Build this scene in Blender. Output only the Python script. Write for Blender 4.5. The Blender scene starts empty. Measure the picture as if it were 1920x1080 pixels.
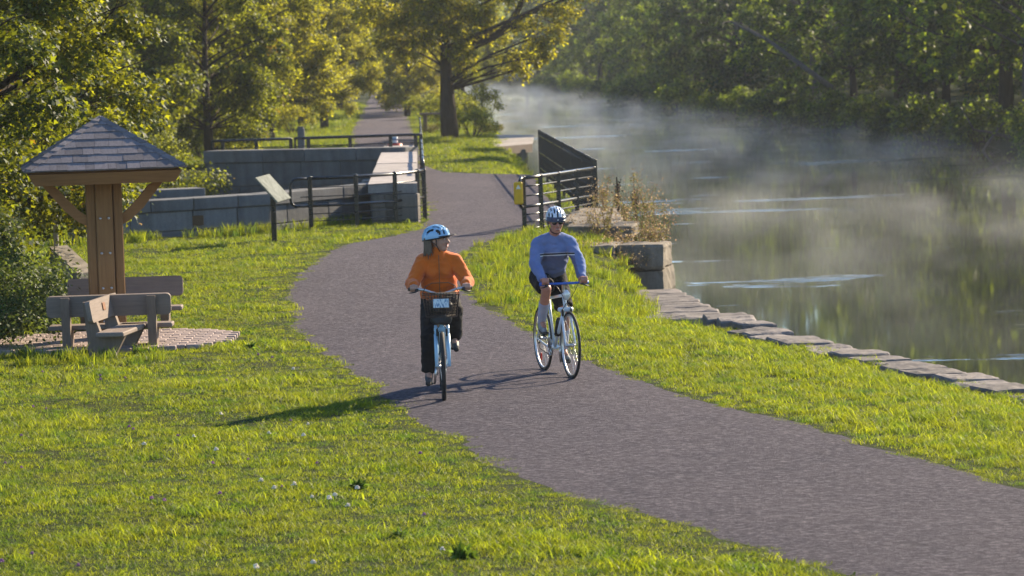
import bpy, bmesh, math, random
import numpy as np
from mathutils import Vector, Matrix, noise as mnoise

SC = bpy.context.scene
COL = SC.collection
rnd = random.Random(7)
RS = np.random.RandomState(11)
PI = math.pi

# ------------------------------------------------------------------ camera
CAM_H = 3.3
FPX, HORIZON, ROLL = 6500.0, 103.0, math.radians(1.8)     # measured on the 1920 px wide photograph
PITCH = math.atan((540 - HORIZON) / FPX)
cF = np.array([0, math.cos(PITCH), -math.sin(PITCH)])
cR0 = np.array([1.0, 0, 0]); cU0 = np.cross(cR0, cF)
cR = cR0 * math.cos(ROLL) - cU0 * math.sin(ROLL)
cU = cR0 * math.sin(ROLL) + cU0 * math.cos(ROLL)
def G(px, py, z=0.0):
    """point on the level plane z that a photograph pixel looks at"""
    d = cF * FPX + cR * (px - 960) - cU * (py - 540)
    t = (z - CAM_H) / d[2]
    return Vector((d[0] * t, d[1] * t, z))
def D(px, py, y):
    """point at distance y that a photograph pixel looks at"""
    d = cF * FPX + cR * (px - 960) - cU * (py - 540)
    t = y / d[1]
    return Vector((d[0] * t, y, CAM_H + d[2] * t))
cd = bpy.data.cameras.new('camera'); cam = bpy.data.objects.new('camera', cd); COL.objects.link(cam)
cam.matrix_world = Matrix(((cR[0], cU[0], -cF[0], 0), (cR[1], cU[1], -cF[1], 0), (cR[2], cU[2], -cF[2], CAM_H), (0, 0, 0, 1)))
cd.sensor_width = 36.0; cd.lens = 36.0 * FPX / 1920.0
cd.clip_start = 0.5; cd.clip_end = 4000
cd.dof.use_dof = True; cd.dof.focus_distance = 34.5; cd.dof.aperture_fstop = 5.0
SC.camera = cam

# ------------------------------------------------------------------ light
SUN_AZ, SUN_EL = math.radians(43), math.radians(28)       # azimuth from +Y towards +X
w = bpy.data.worlds.new('World'); SC.world = w; w.use_nodes = True
nt = w.node_tree; nt.nodes.clear()
sky = nt.nodes.new('ShaderNodeTexSky'); sky.sky_type = 'NISHITA'; sky.sun_disc = False
sky.ozone_density = 5.0; sky.dust_density = 0.3; sky.air_density = 1.0; sky.sun_elevation = SUN_EL; sky.sun_rotation = SUN_AZ
bg = nt.nodes.new('ShaderNodeBackground'); bg.inputs['Strength'].default_value = 0.10
wo = nt.nodes.new('ShaderNodeOutputWorld')
nt.links.new(sky.outputs[0], bg.inputs[0]); nt.links.new(bg.outputs[0], wo.inputs[0])
sd = Vector((math.sin(SUN_AZ) * math.cos(SUN_EL), math.cos(SUN_AZ) * math.cos(SUN_EL), math.sin(SUN_EL)))
sl = bpy.data.lights.new('sun', 'SUN'); sl.energy = 5.0; sl.angle = math.radians(0.6); sl.color = (1.0, 0.83, 0.58)
so = bpy.data.objects.new('sun', sl); COL.objects.link(so); so.rotation_euler = sd.to_track_quat('Z', 'Y').to_euler()
so.location = (40, 60, 60)
SC.view_settings.view_transform = 'Standard'; SC.view_settings.look = 'None'
SC.view_settings.exposure = 1.25; SC.view_settings.gamma = 1.0
SC.render.engine = 'CYCLES'
SC.cycles.use_denoising = True
SC.cycles.max_bounces = 6; SC.cycles.diffuse_bounces = 3; SC.cycles.glossy_bounces = 3
SC.cycles.transmission_bounces = 4; SC.cycles.transparent_max_bounces = 8; SC.cycles.volume_bounces = 2
SC.cycles.volume_step_rate = 2.0; SC.cycles.volume_max_steps = 192
SC.cycles.sample_clamp_indirect = 6.0

# ------------------------------------------------------------------ helpers
def tag(o, label=None, cat=None, group=None, kind=None):
    if label: o['label'] = label
    if cat: o['category'] = cat
    if group: o['group'] = group
    if kind: o['kind'] = kind
    return o
def empty(name, loc=(0, 0, 0), rz=0.0, label=None, cat=None, group=None):
    o = bpy.data.objects.new(name, None); COL.objects.link(o)
    o.location = loc; o.rotation_euler = (0, 0, rz); o.empty_display_size = 0.2
    return tag(o, label, cat, group)
def link(name, mesh, mat, parent=None, loc=None, rot=None, scale=None):
    o = bpy.data.objects.new(name, mesh); COL.objects.link(o)
    if mat is not None and len(mesh.materials) == 0: mesh.materials.append(mat)
    if parent is not None: o.parent = parent
    if loc is not None: o.location = loc
    if rot is not None: o.rotation_euler = rot
    if scale is not None: o.scale = scale
    return o
def copy_tree(o, parent=None):
    c = o.copy(); COL.objects.link(c)
    if parent is not None: c.parent = parent
    for ch in o.children: copy_tree(ch, c)
    return c
def children_first(o): return list(o.children)

class MB:
    """collects shapes and builds them as ONE mesh"""
    def __init__(s): s.v = []; s.f = []; s.sm = []
    def add(s, vs, fs, smooth=False):
        b = len(s.v); s.v += [tuple(v) for v in vs]
        for f in fs: s.f.append(tuple(i + b for i in f)); s.sm.append(smooth)
        return s
    def box(s, c, size, M=None, bev=0.0):
        x, y, z = size[0] / 2, size[1] / 2, size[2] / 2
        c = Vector(c)
        if bev > 0:
            b = min(bev, x * .9, y * .9, z * .9); vs = []
            for sx in (-1, 1):
                for sy in (-1, 1):
                    for sz in (-1, 1):
                        vs += [(sx * (x - b), sy * (y - b), sz * z), (sx * (x - b), sy * y, sz * (z - b)), (sx * x, sy * (y - b), sz * (z - b))]
            bm = bmesh.new()
            for v in vs: bm.verts.new(v)
            bmesh.ops.convex_hull(bm, input=bm.verts[:])
            bmesh.ops.dissolve_limit(bm, angle_limit=0.01, verts=bm.verts[:], edges=bm.edges[:])
            bm.verts.index_update()
            vs = [v.co.copy() for v in bm.verts]; fs = [[v.index for v in f.verts] for f in bm.faces]; bm.free()
        else:
            vs = [Vector((a, b2, d)) for a in (-x, x) for b2 in (-y, y) for d in (-z, z)]
            fs = [(0, 1, 3, 2), (4, 6, 7, 5), (0, 4, 5, 1), (2, 3, 7, 6), (0, 2, 6, 4), (1, 5, 7, 3)]
        if M is not None: vs = [M @ Vector(v) for v in vs]
        return s.add([Vector(v) + c for v in vs], fs)
    def hexa(s, bottom, top):
        """8 corner points: bottom ring of 4, top ring of 4"""
        return s.add(list(bottom) + list(top), [(3, 2, 1, 0), (4, 5, 6, 7), (0, 1, 5, 4), (1, 2, 6, 5), (2, 3, 7, 6), (3, 0, 4, 7)])
    def tube(s, pts, rad, n=8, cap=True, smooth=True, flat=None):
        pts = [Vector(p) for p in pts]; m = len(pts)
        rs = rad if isinstance(rad, (list, tuple)) else [rad] * m
        vs = []; prev = None
        for i in range(m):
            t = (pts[min(i + 1, m - 1)] - pts[max(i - 1, 0)])
            if t.length < 1e-9: t = Vector((0, 0, 1))
            t.normalize()
            if prev is None:
                a = Vector((0, 0, 1)) if abs(t.z) < .9 else Vector((1, 0, 0))
                u = t.cross(a).normalized()
            else:
                u = (prev - t * prev.dot(t)).normalized()
            prev = u; v2 = t.cross(u)
            for k in range(n):
                a = 2 * PI * k / n
                vs.append(pts[i] + (u * math.cos(a) + v2 * math.sin(a)) * rs[i])
        fs = [(i * n + k, i * n + (k + 1) % n, (i + 1) * n + (k + 1) % n, (i + 1) * n + k) for i in range(m - 1) for k in range(n)]
        if cap: fs += [tuple(range(n - 1, -1, -1)), tuple((m - 1) * n + k for k in range(n))]
        return s.add(vs, fs, smooth)
    def capsule(s, p0, p1, r0, r1, n=12):
        p0 = Vector(p0); p1 = Vector(p1); d = (p1 - p0)
        if d.length < 1e-6: return s.ell(p0, (r0, r0, r0))
        d.normalize(); pts = []; rs = []
        for a in (-80, -55, -28): pts.append(p0 + d * r0 * math.sin(math.radians(a))); rs.append(r0 * math.cos(math.radians(a)))
        pts += [p0, p1]; rs += [r0, r1]
        for a in (28, 55, 80): pts.append(p1 + d * r1 * math.sin(math.radians(a))); rs.append(r1 * math.cos(math.radians(a)))
        return s.tube(pts, rs, n)
    def ell(s, c, r, M=None, nu=14, nv=9):
        vs = []; c = Vector(c)
        for j in range(1, nv):
            th = PI * j / nv
            for i in range(nu):
                ph = 2 * PI * i / nu
                vs.append(Vector((r[0] * math.sin(th) * math.cos(ph), r[1] * math.sin(th) * math.sin(ph), r[2] * math.cos(th))))
        vs += [Vector((0, 0, r[2])), Vector((0, 0, -r[2]))]
        if M is not None: vs = [M @ v for v in vs]
        vs = [v + c for v in vs]; T = (nv - 1) * nu
        fs = [(j * nu + i, (j + 1) * nu + i, (j + 1) * nu + (i + 1) % nu, j * nu + (i + 1) % nu) for j in range(nv - 2) for i in range(nu)]
        fs += [(T, i, (i + 1) % nu) for i in range(nu)] + [(T + 1, (nv - 2) * nu + (i + 1) % nu, (nv - 2) * nu + i) for i in range(nu)]
        return s.add(vs, fs, True)
    def ring(s, c, axis, R, r, n=48, m=8, sx=1.0):
        """torus round an axis"""
        c = Vector(c); axis = Vector(axis).normalized()
        a = Vector((0, 0, 1)) if abs(axis.z) < .9 else Vector((1, 0, 0))
        u = axis.cross(a).normalized(); v = axis.cross(u); vs = []
        for i in range(n):
            an = 2 * PI * i / n; e = u * math.cos(an) + v * math.sin(an)
            for k in range(m):
                b = 2 * PI * k / m
                vs.append(c + e * (R + r * math.cos(b)) + axis * r * sx * math.sin(b))
        fs = [(i * m + k, ((i + 1) % n) * m + k, ((i + 1) % n) * m + (k + 1) % m, i * m + (k + 1) % m) for i in range(n) for k in range(m)]
        return s.add(vs, fs, True)
    def mesh(s, name):
        me = bpy.data.meshes.new(name); me.from_pydata(s.v, [], s.f)
        me.polygons.foreach_set('use_smooth', s.sm); me.update()
        bm = bmesh.new(); bm.from_mesh(me); bmesh.ops.recalc_face_normals(bm, faces=bm.faces[:]); bm.to_mesh(me); bm.free()
        return me
    def build(s, name, mat, parent=None, loc=None, rot=None):
        return link(name, s.mesh(name), mat, parent, loc, rot)
def remeshed(mb, name, voxel, smooth=4, wrinkle=None):
    """one continuous surface round all the shapes of an MB"""
    me = mb.mesh(name); o = bpy.data.objects.new(name, me); COL.objects.link(o)
    m = o.modifiers.new('r', 'REMESH'); m.mode = 'VOXEL'; m.voxel_size = voxel; m.use_smooth_shade = True
    if smooth:
        m2 = o.modifiers.new('s', 'SMOOTH'); m2.factor = 0.5; m2.iterations = smooth
    dg = bpy.context.evaluated_depsgraph_get(); ev = o.evaluated_get(dg)
    out = bpy.data.meshes.new_from_object(ev)
    bpy.data.objects.remove(o); bpy.data.meshes.remove(me); out.name = name
    if wrinkle:
        n = len(out.vertices); nor = [v.normal.copy() for v in out.vertices]
        for v, q in zip(out.vertices, nor):
            p = v.co
            k = mnoise.noise(Vector((p.x * 9, p.y * 8, p.z * 17 + 6 * abs(p.y)))); k = (1 - 2.2 * abs(k)) * 1.1 + .5 * mnoise.noise(Vector((p.x * 30 + 5, p.y * 26, p.z * 34)))
            v.co = p + q * k * wrinkle
        out.update()
    for p in out.polygons: p.use_smooth = True
    return out
def npmesh(name, verts, faces_flat, nper, smooth=False):
    """fast mesh from numpy: every face has nper corners"""
    me = bpy.data.meshes.new(name); nf = len(faces_flat) // nper
    me.vertices.add(len(verts)); me.vertices.foreach_set('co', np.asarray(verts, dtype=np.float32).ravel())
    me.loops.add(len(faces_flat)); me.loops.foreach_set('vertex_index', np.asarray(faces_flat, dtype=np.int32))
    me.polygons.add(nf); me.polygons.foreach_set('loop_start', np.arange(0, nf * nper, nper, dtype=np.int32))
    me.polygons.foreach_set('loop_total', np.full(nf, nper, dtype=np.int32))
    if smooth: me.polygons.foreach_set('use_smooth', np.ones(nf, dtype=bool))
    me.update(); me.validate(); return me
def smooth01(t): t = np.clip(t, 0, 1); return t * t * (3 - 2 * t)

# ------------------------------------------------------------------ materials
class NT:
    def __init__(s, name):
        s.m = bpy.data.materials.new(name); s.m.use_nodes = True; s.t = s.m.node_tree; s.t.nodes.clear()
        s.out = s.n('ShaderNodeOutputMaterial')
    def n(s, typ, **kw):
        nd = s.t.nodes.new(typ)
        for k, v in kw.items():
            if k.startswith('_'): nd.inputs[k[1:].replace('_', ' ')].default_value = v
            else: setattr(nd, k, v)
        return nd
    def l(s, a, b): s.t.links.new(a, b)
    def noise(s, scale, detail=4, stretch=None, coord='Object', rough=.6):
        tc = s.n('ShaderNodeTexCoord'); src = tc.outputs[coord]
        if stretch:
            mp = s.n('ShaderNodeMapping'); mp.inputs['Scale'].default_value = stretch; s.l(src, mp.inputs[0]); src = mp.outputs[0]
        nz = s.n('ShaderNodeTexNoise'); nz.inputs['Scale'].default_value = scale; nz.inputs['Detail'].default_value = detail
        nz.inputs['Roughness'].default_value = rough
        s.l(src, nz.inputs['Vector']); return nz.outputs[0]
    def ramp(s, fac, stops):
        r = s.n('ShaderNodeValToRGB'); e = r.color_ramp.elements
        while len(e) < len(stops): e.new(0.5)
        for el, (p, c) in zip(e, stops): el.position = p; el.color = (*c, 1) if len(c) == 3 else c
        s.l(fac, r.inputs[0]); return r.outputs[0]
    def mixc(s, fac, a, b, mode='MIX'):
        m = s.n('ShaderNodeMix', data_type='RGBA', blend_type=mode)
        for sock, val in ((m.inputs[0], fac), (m.inputs[6], a), (m.inputs[7], b)):
            if isinstance(val, (int, float)): sock.default_value = val
            elif isinstance(val, tuple): sock.default_value = (*val[:3], 1)
            else: s.l(val, sock)
        return m.outputs[2]
    def math(s, op, a, b=None):
        m = s.n('ShaderNodeMath', operation=op)
        for i, v in enumerate((a, b)):
            if v is None: continue
            if isinstance(v, (int, float)): m.inputs[i].default_value = v
            else: s.l(v, m.inputs[i])
        return m.outputs[0]
    def bump(s, h, strength, dist=0.01, normal=None):
        b = s.n('ShaderNodeBump'); b.inputs['Strength'].default_value = strength; b.inputs['Distance'].default_value = dist
        s.l(h, b.inputs['Height'])
        if normal is not None: s.l(normal, b.inputs['Normal'])
        return b.outputs[0]
    def principled(s, col, rough=.6, metal=0.0, spec=.5, normal=None):
        p = s.n('ShaderNodeBsdfPrincipled')
        for key, v in (('Base Color', col), ('Roughness', rough), ('Metallic', metal), ('Specular IOR Level', spec)):
            if isinstance(v, tuple): p.inputs[key].default_value = (*v[:3], 1)
            elif isinstance(v, (int, float)): p.inputs[key].default_value = v
            else: s.l(v, p.inputs[key])
        if normal is not None: s.l(normal, p.inputs['Normal'])
        s.l(p.outputs[0], s.out.inputs[0]); s.p = p; return s.m
    def objrand(s): return s.n('ShaderNodeObjectInfo').outputs['Random']
def sc3(c, k): return tuple(min(1, x * k) for x in c)
def basic(name, col, rough=.6, metal=0.0, var=.25, scale=6, bump=.15, bscale=60, spec=.4, stretch=None, dist=.004, objvar=0.0):
    t = NT(name); n1 = t.noise(scale, 5, stretch)
    c = t.ramp(n1, [(.25, sc3(col, 1 - var)), (.75, sc3(col, 1 + var))])
    if objvar:
        r = t.ramp(t.objrand(), [(0, (1 - objvar,) * 3), (1, (1 + objvar,) * 3)]); c = t.mixc(1.0, c, r, 'MULTIPLY')
    nb = t.bump(t.noise(bscale, 4, stretch), bump, dist)
    return t.principled(c, rough, metal, spec, nb)
def leafmat(name, cols, tcol, trans=.45, rough=.55, patch=.9, patchcol=None, spec=.25, ground=None, ovar=((.8, .85, .8), (1.15, 1.1, 1.0))):
    """diffuse + light shining through, each leaf its own tone"""
    t = NT(name); g = t.n('ShaderNodeNewGeometry'); isl = g.outputs['Random Per Island']
    c = t.ramp(isl, [(i / (len(cols) - 1), k) for i, k in enumerate(cols)])
    tr = t.ramp(isl, [(0, sc3(tcol, .30)), (.6, sc3(tcol, .75)), (1, sc3(tcol, 1.6))])
    ob = t.ramp(t.objrand(), [(0, ovar[0]), (1, ovar[1])]); tr = t.mixc(1.0, tr, ob, 'MULTIPLY')
    c = t.mixc(1.0, c, ob, 'MULTIPLY')
    if patchcol:
        pn = t.math('GREATER_THAN', t.math('ADD', t.noise(patch, 3), t.math('MULTIPLY', isl, .25)), .84)
        c = t.mixc(pn, c, patchcol); tr = t.mixc(pn, tr, sc3(patchcol, 1.6))
    if ground:
        nz = t.n('ShaderNodeTexNoise'); nz.inputs['Scale'].default_value = .55; nz.inputs['Detail'].default_value = 5; nz.inputs['Roughness'].default_value = .65; t.l(g.outputs['Position'], nz.inputs['Vector'])
        nz2 = t.n('ShaderNodeTexNoise'); nz2.inputs['Scale'].default_value = 2.6; nz2.inputs['Detail'].default_value = 4; t.l(g.outputs['Position'], nz2.inputs['Vector'])
        k1 = t.ramp(nz.outputs[0], [(.36, (0, 0, 0)), (.66, (1, 1, 1))]); k2 = t.ramp(nz2.outputs[0], [(.45, (0, 0, 0)), (.7, (1, 1, 1))])
        c = t.mixc(t.math('MULTIPLY', k1, .75), c, ground[0]); tr = t.mixc(t.math('MULTIPLY', k1, .7), tr, sc3(ground[0], 2.0))
        c = t.mixc(t.math('MULTIPLY', k2, .7), c, ground[1]); tr = t.mixc(t.math('MULTIPLY', k2, .7), tr, sc3(ground[1], 2.6))
    d = t.n('ShaderNodeBsdfPrincipled'); t.l(c, d.inputs['Base Color']); d.inputs['Roughness'].default_value = rough
    d.inputs['Specular IOR Level'].default_value = spec
    tl = t.n('ShaderNodeBsdfTranslucent'); t.l(tr, tl.inputs[0])
    mx = t.n('ShaderNodeMixShader'); mx.inputs[0].default_value = trans
    t.l(d.outputs[0], mx.inputs[1]); t.l(tl.outputs[0], mx.inputs[2]); t.l(mx.outputs[0], t.out.inputs[0])
    return t.m
def woodmat(name, col, axis=0, var=.35, rough=.75, objvar=.12):
    st = [7, 7, 7]; st[axis] = .5
    t = NT(name); n1 = t.noise(5, 6, tuple(st), rough=.7); n2 = t.noise(1.5, 3)
    c = t.ramp(n1, [(.3, sc3(col, 1 - var)), (.55, col), (.75, sc3(col, 1 + var * .6))])
    c = t.mixc(.35, c, t.ramp(n2, [(.3, sc3(col, .75)), (.7, sc3(col, 1.2))]))
    r = t.ramp(t.objrand(), [(0, (1 - objvar,) * 3), (1, (1 + objvar,) * 3)]); c = t.mixc(1.0, c, r, 'MULTIPLY')
    return t.principled(c, rough, 0, .25, t.bump(n1, .5, .004))
MAT = {}
MAT['timber_x'] = woodmat('golden_timber_x', (.27, .14, .055), 0)
MAT['timber_z'] = woodmat('golden_timber_z', (.29, .155, .062), 2)
MAT['grey_x'] = woodmat('weathered_wood_x', (.23, .18, .15), 0)
MAT['grey_z'] = woodmat('weathered_wood_z', (.21, .155, .12), 2)
MAT['grey_y'] = woodmat('weathered_wood_y', (.29, .24, .20), 1)
MAT['shingle'] = woodmat('cedar_shingle', (.17, .15, .155), 1, .4, .7, .22)
MAT['black'] = basic('black_paint', (.012, .012, .014), .27, 0, .3, 8, .1, 80, .5)
MAT['steel'] = basic('brushed_steel', (.55, .55, .56), .32, 1.0, .15, 20, .05)
MAT['bronze'] = basic('bronze_plaque', (.10, .055, .03), .5, .4, .35, 40, .5, 90, .5)
MAT['plaque_wood'] = basic('brown_plaque', (.22, .09, .035), .6, 0, .3, 60, .4, 120)
MAT['yellow'] = basic('yellow_plastic', (.85, .48, .01), .45, 0, .1, 10, .05)
MAT['rubber'] = basic('black_rubber', (.02, .02, .021), .75, 0, .3, 20, .2, 200)
MAT['plastic'] = basic('black_plastic', (.018, .018, .02), .45, 0, .2, 20, .1)
MAT['white'] = basic('white_paint', (.78, .78, .77), .5, 0, .06, 6, .05)
MAT['red'] = basic('red_paint', (.6, .06, .04), .5, 0, .1, 10, .05)
MAT['brick'] = basic('paver', (.30, .235, .21), .85, 0, .2, 10, .4, 70, .2, objvar=.18)
def stonemat(name, col, streak=.5, objvar=.14):
    t = NT(name); n1 = t.noise(2.2, 6, None, rough=.7); n2 = t.noise(3.0, 5, (1, 1, .18)); n3 = t.noise(38, 3)
    c = t.ramp(n1, [(.3, sc3(col, .62)), (.7, sc3(col, 1.3))])
    c = t.mixc(streak, c, t.ramp(n2, [(.38, sc3(col, .45)), (.62, sc3(col, 1.35))]))
    c = t.mixc(.3, c, t.ramp(n3, [(.3, sc3(col, .6)), (.7, sc3(col, 1.4))]))
    r = t.ramp(t.objrand(), [(0, (1 - objvar,) * 3), (1, (1 + objvar,) * 3)]); c = t.mixc(1.0, c, r, 'MULTIPLY')
    return t.principled(c, .85, 0, .25, t.bump(t.noise(14, 6), .6, .02))
MAT['granite'] = stonemat('lock_granite', (.145, .145, .15))
MAT['concrete'] = stonemat('pale_concrete', (.40, .36, .34), .3)
MAT['limestone'] = stonemat('weathered_limestone', (.19, .16, .125), .8)
MAT['limestone_dark'] = stonemat('stained_limestone', (.19, .165, .14), .8)
MAT['coping'] = stonemat('canal_coping', (.175, .152, .138), .35, .3)
MAT['bark'] = basic('bark', (.055, .042, .034), .9, 0, .45, 4, 1.0, 12, .15, (3, 3, .5), .05)
MAT['bark_pale'] = basic('pale_bark', (.13, .115, .10), .9, 0, .4, 4, .8, 12, .15, (3, 3, .5), .04)
MAT['twig'] = basic('dry_stalk', (.20, .11, .06), .9, 0, .3, 10, .2)
MAT['leaf_maple'] = leafmat('maple_leaf', [(.012, .034, .006), (.020, .050, .008), (.032, .068, .010), (.06, .09, .012)], (.44, .46, .016), .36, patch=.55, patchcol=(.36, .20, .02))
MAT['leaf_mid'] = leafmat('tree_leaf', [(.020, .046, .008), (.034, .068, .010), (.06, .092, .013)], (.46, .50, .025), .45, patch=.35, patchcol=(.30, .20, .03))
MAT['leaf_gold'] = leafmat('locust_leaf', [(.045, .08, .008), (.075, .115, .011), (.12, .145, .014)], (.66, .62, .025), .5, patch=.4, patchcol=(.34, .26, .03))
MAT['leaf_far'] = leafmat('far_bank_leaf', [(.016, .042, .010), (.030, .068, .014), (.052, .092, .015)], (.30, .42, .03), .45, patch=.12, patchcol=(.22, .20, .03), ovar=((.45, .52, .62), (1.6, 1.45, 1.0)))
MAT['leaf_bush'] = leafmat('shrub_leaf', [(.03, .06, .014), (.05, .09, .02), (.09, .12, .03)], (.22, .28, .04), .35)
MAT['leaf_weed'] = leafmat('weed_leaf', [(.06, .085, .014), (.12, .12, .025), (.20, .15, .06)], (.36, .32, .06), .4)
MAT['seed_head'] = leafmat('seed_head', [(.20, .12, .07), (.30, .19, .10), (.36, .26, .15)], (.5, .36, .2), .4)
MAT['leaf_clover'] = leafmat('clover_leaf', [(.04, .09, .012), (.06, .12, .018), (.085, .145, .025)], (.20, .32, .03), .38)
MAT['grass'] = leafmat('grass_blade', [(.055, .108, .008), (.095, .172, .010), (.14, .205, .012), (.24, .23, .045)], (.47, .53, .012), .5, .5, spec=.22, ground=((.155, .17, .014), (.030, .088, .010)))

# ------------------------------------------------------------------ setting: terrain functions
XB = [(0, 14), (20, 8.7), (34, 5.05), (38, 4.05), (43, 3.02), (47.6, 2.98), (48, 2.96), (60, 2.86), (64, 2.4), (70, 1.95), (98, 1.15), (138, 1.0), (209, -1.0), (272, -1.2), (350, -3), (433, -9), (520, -22), (700, -60), (950, -120)]
XR = [(0, 36), (60, 29), (100, 22.5), (127, 18.9), (148, 16.6), (179, 15), (247, 11.4), (330, 8), (433, 3.4), (520, -8), (600, -20), (800, -62), (950, -100)]
def xb(y): return np.interp(y, [a for a, _ in XB], [b for _, b in XB])
def xr(y): return np.interp(y, [a for a, _ in XR], [b for _, b in XR])
WATER = -0.9
PL = [G(*p) for p in [(1560, 1080), (1380, 1020), (1200, 968), (985, 910), (865, 848), (848, 826), (742, 776), (715, 745), (640, 690), (572, 645), (540, 612), (543, 575), (530, 548), (560, 510), (600, 480), (640, 459), (720, 445), (775, 432)]]
PR = [G(*p) for p in [(1900, 905), (1700, 850), (1500, 790), (1290, 742), (1190, 705), (1100, 672), (1020, 632), (960, 596), (905, 570), (878, 545), (860, 510), (866, 480), (900, 458), (975, 435)]]
LE = [(5.6, 8), (4.2, 14)] + [(p.x, p.y) for p in PL] + [(-1.75, 70.5), (-1.9, 78), (-2.5, 100.2), (-4.9, 104), (-5.3, 120), (-7.0, 156), (-10.2, 250), (-13.6, 360), (-19, 520), (-40, 800)]
RE = [(9.6, 8), (7.4, 14)] + [(p.x, p.y) for p in PR] + [(.55, 66), (1.2, 70), (.85, 80), (.65, 95.5), (-.6, 97), (-1.9, 99.5), (-2.6, 106), (-3.2, 125), (-4.1, 152), (-7.4, 250), (-10.9, 358), (-16, 520), (-36, 800)]
def ple(y): return np.interp(y, [b for _, b in LE], [a for a, _ in LE])
def pre(y): return np.interp(y, [b for _, b in RE], [a for a, _ in RE])
CH = dict(y0=71.2, y1=99.0, x0=-9.5, x1=-3.0)      # sunken lock chamber
def vnoise(x, y, s):
    """cheap smooth value noise for arrays"""
    x = np.asarray(x) * s; y = np.asarray(y) * s
    return (np.sin(x * 1.3 + 1.7 * np.sin(y * .7 + .3)) + np.sin(y * 1.7 + 1.3 * np.sin(x * .9 + 2.1)) + np.sin((x + y) * .8 + 4)) / 3
def zg(x, y):
    x = np.asarray(x, float); y = np.asarray(y, float)
    u = x - xb(y); v = x - xr(y)
    near = 1 - smooth01((y - 90) / 30)
    dpath = np.maximum(ple(y) - x, x - pre(y))
    z = .035 * vnoise(x, y, .9) * smooth01((dpath - .2) / 2)
    zn = -.17 * smooth01((u + 1.9) / 1.5)                       # strip towards the coping
    zf = -1.0 * smooth01((u + 1.6) / 1.6)                        # earth bank farther on
    z = z + zn * near + zf * (1 - near)
    led = (y > 47.9) & (y < 64.5) & (u > -.80); dip = np.where(y < 48, smooth01((y - 42.5) / 3.5), 1 - smooth01((y - 58) / 4)) * smooth01((u + 2.3) / 1.1); z = np.where((y > 42) & (y < 62), z - .34 * dip, z); z = np.where(led, -1.0, z)
    ch = (y > CH['y0']) & (y < CH['y1']) & (x > CH['x0']) & (x < CH['x1'] - .018 * (y - 71)); z = np.where(ch, -1.1, z)
    z = np.where(u > 0.0, -2.4, z)
    z = np.where(v > 0, -1.1 + 1.6 * smooth01(v / 3.0) + np.clip(v - 3, 0, 60) * .03, z)
    z = z + np.where(x < -16 - .04 * np.clip(y - 100, 0, 900), .5 * smooth01((-x - 16) / 12), 0)
    return z
# ground: one sheet
def build_ground():
    us = np.concatenate([[-380, -280, -190, -120, -80, -55, -40, -30, -24, -19, -16], np.arange(-14, -.15, .3), [-.1, -.02, .0, .01, .6, 2]])
    ts = np.array([.3, .6, .9, 1.0])
    ys = np.concatenate([[-30, -10, 0, 6], np.arange(12, 75, .5), np.arange(75, 160, 1.0), np.arange(160, 500, 5), np.arange(500, 1000, 25), [1200, 1500]])
    rows = []
    for y in ys:
        b = xb(y); r = xr(y); W = max(r - b, 4)
        xs = np.concatenate([b + us, b + 2 + (W - 2) * ts, r + np.array([.02, .5, 1, 2, 3, 5, 8, 14, 25, 50, 100, 200, 380])])
        rows.append(np.stack([xs, np.full(len(xs), y), zg(xs, y)], 1))
    V = np.concatenate(rows); nc = len(rows[0]); nr = len(ys)
    i, j = np.meshgrid(np.arange(nr - 1), np.arange(nc - 1), indexing='ij'); a = (i * nc + j).ravel()
    F = np.stack([a, a + 1, a + nc + 1, a + nc], 1).ravel()
    t = NT('lawn_soil'); n1 = t.noise(.35, 5); n2 = t.noise(9, 5); n3 = t.noise(60, 3)
    c = t.ramp(n2, [(.3, (.014, .022, .005)), (.5, (.028, .040, .008)), (.72, (.055, .055, .016))])
    c = t.mixc(.4, c, t.ramp(n1, [(.35, (.02, .034, .006)), (.65, (.05, .055, .012))]))
    m = t.principled(c, .95, 0, .1, t.bump(n3, .8, .03))
    return tag(link('ground', npmesh('ground', V, F, 4, True), m), kind='structure')
build_ground()
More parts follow.
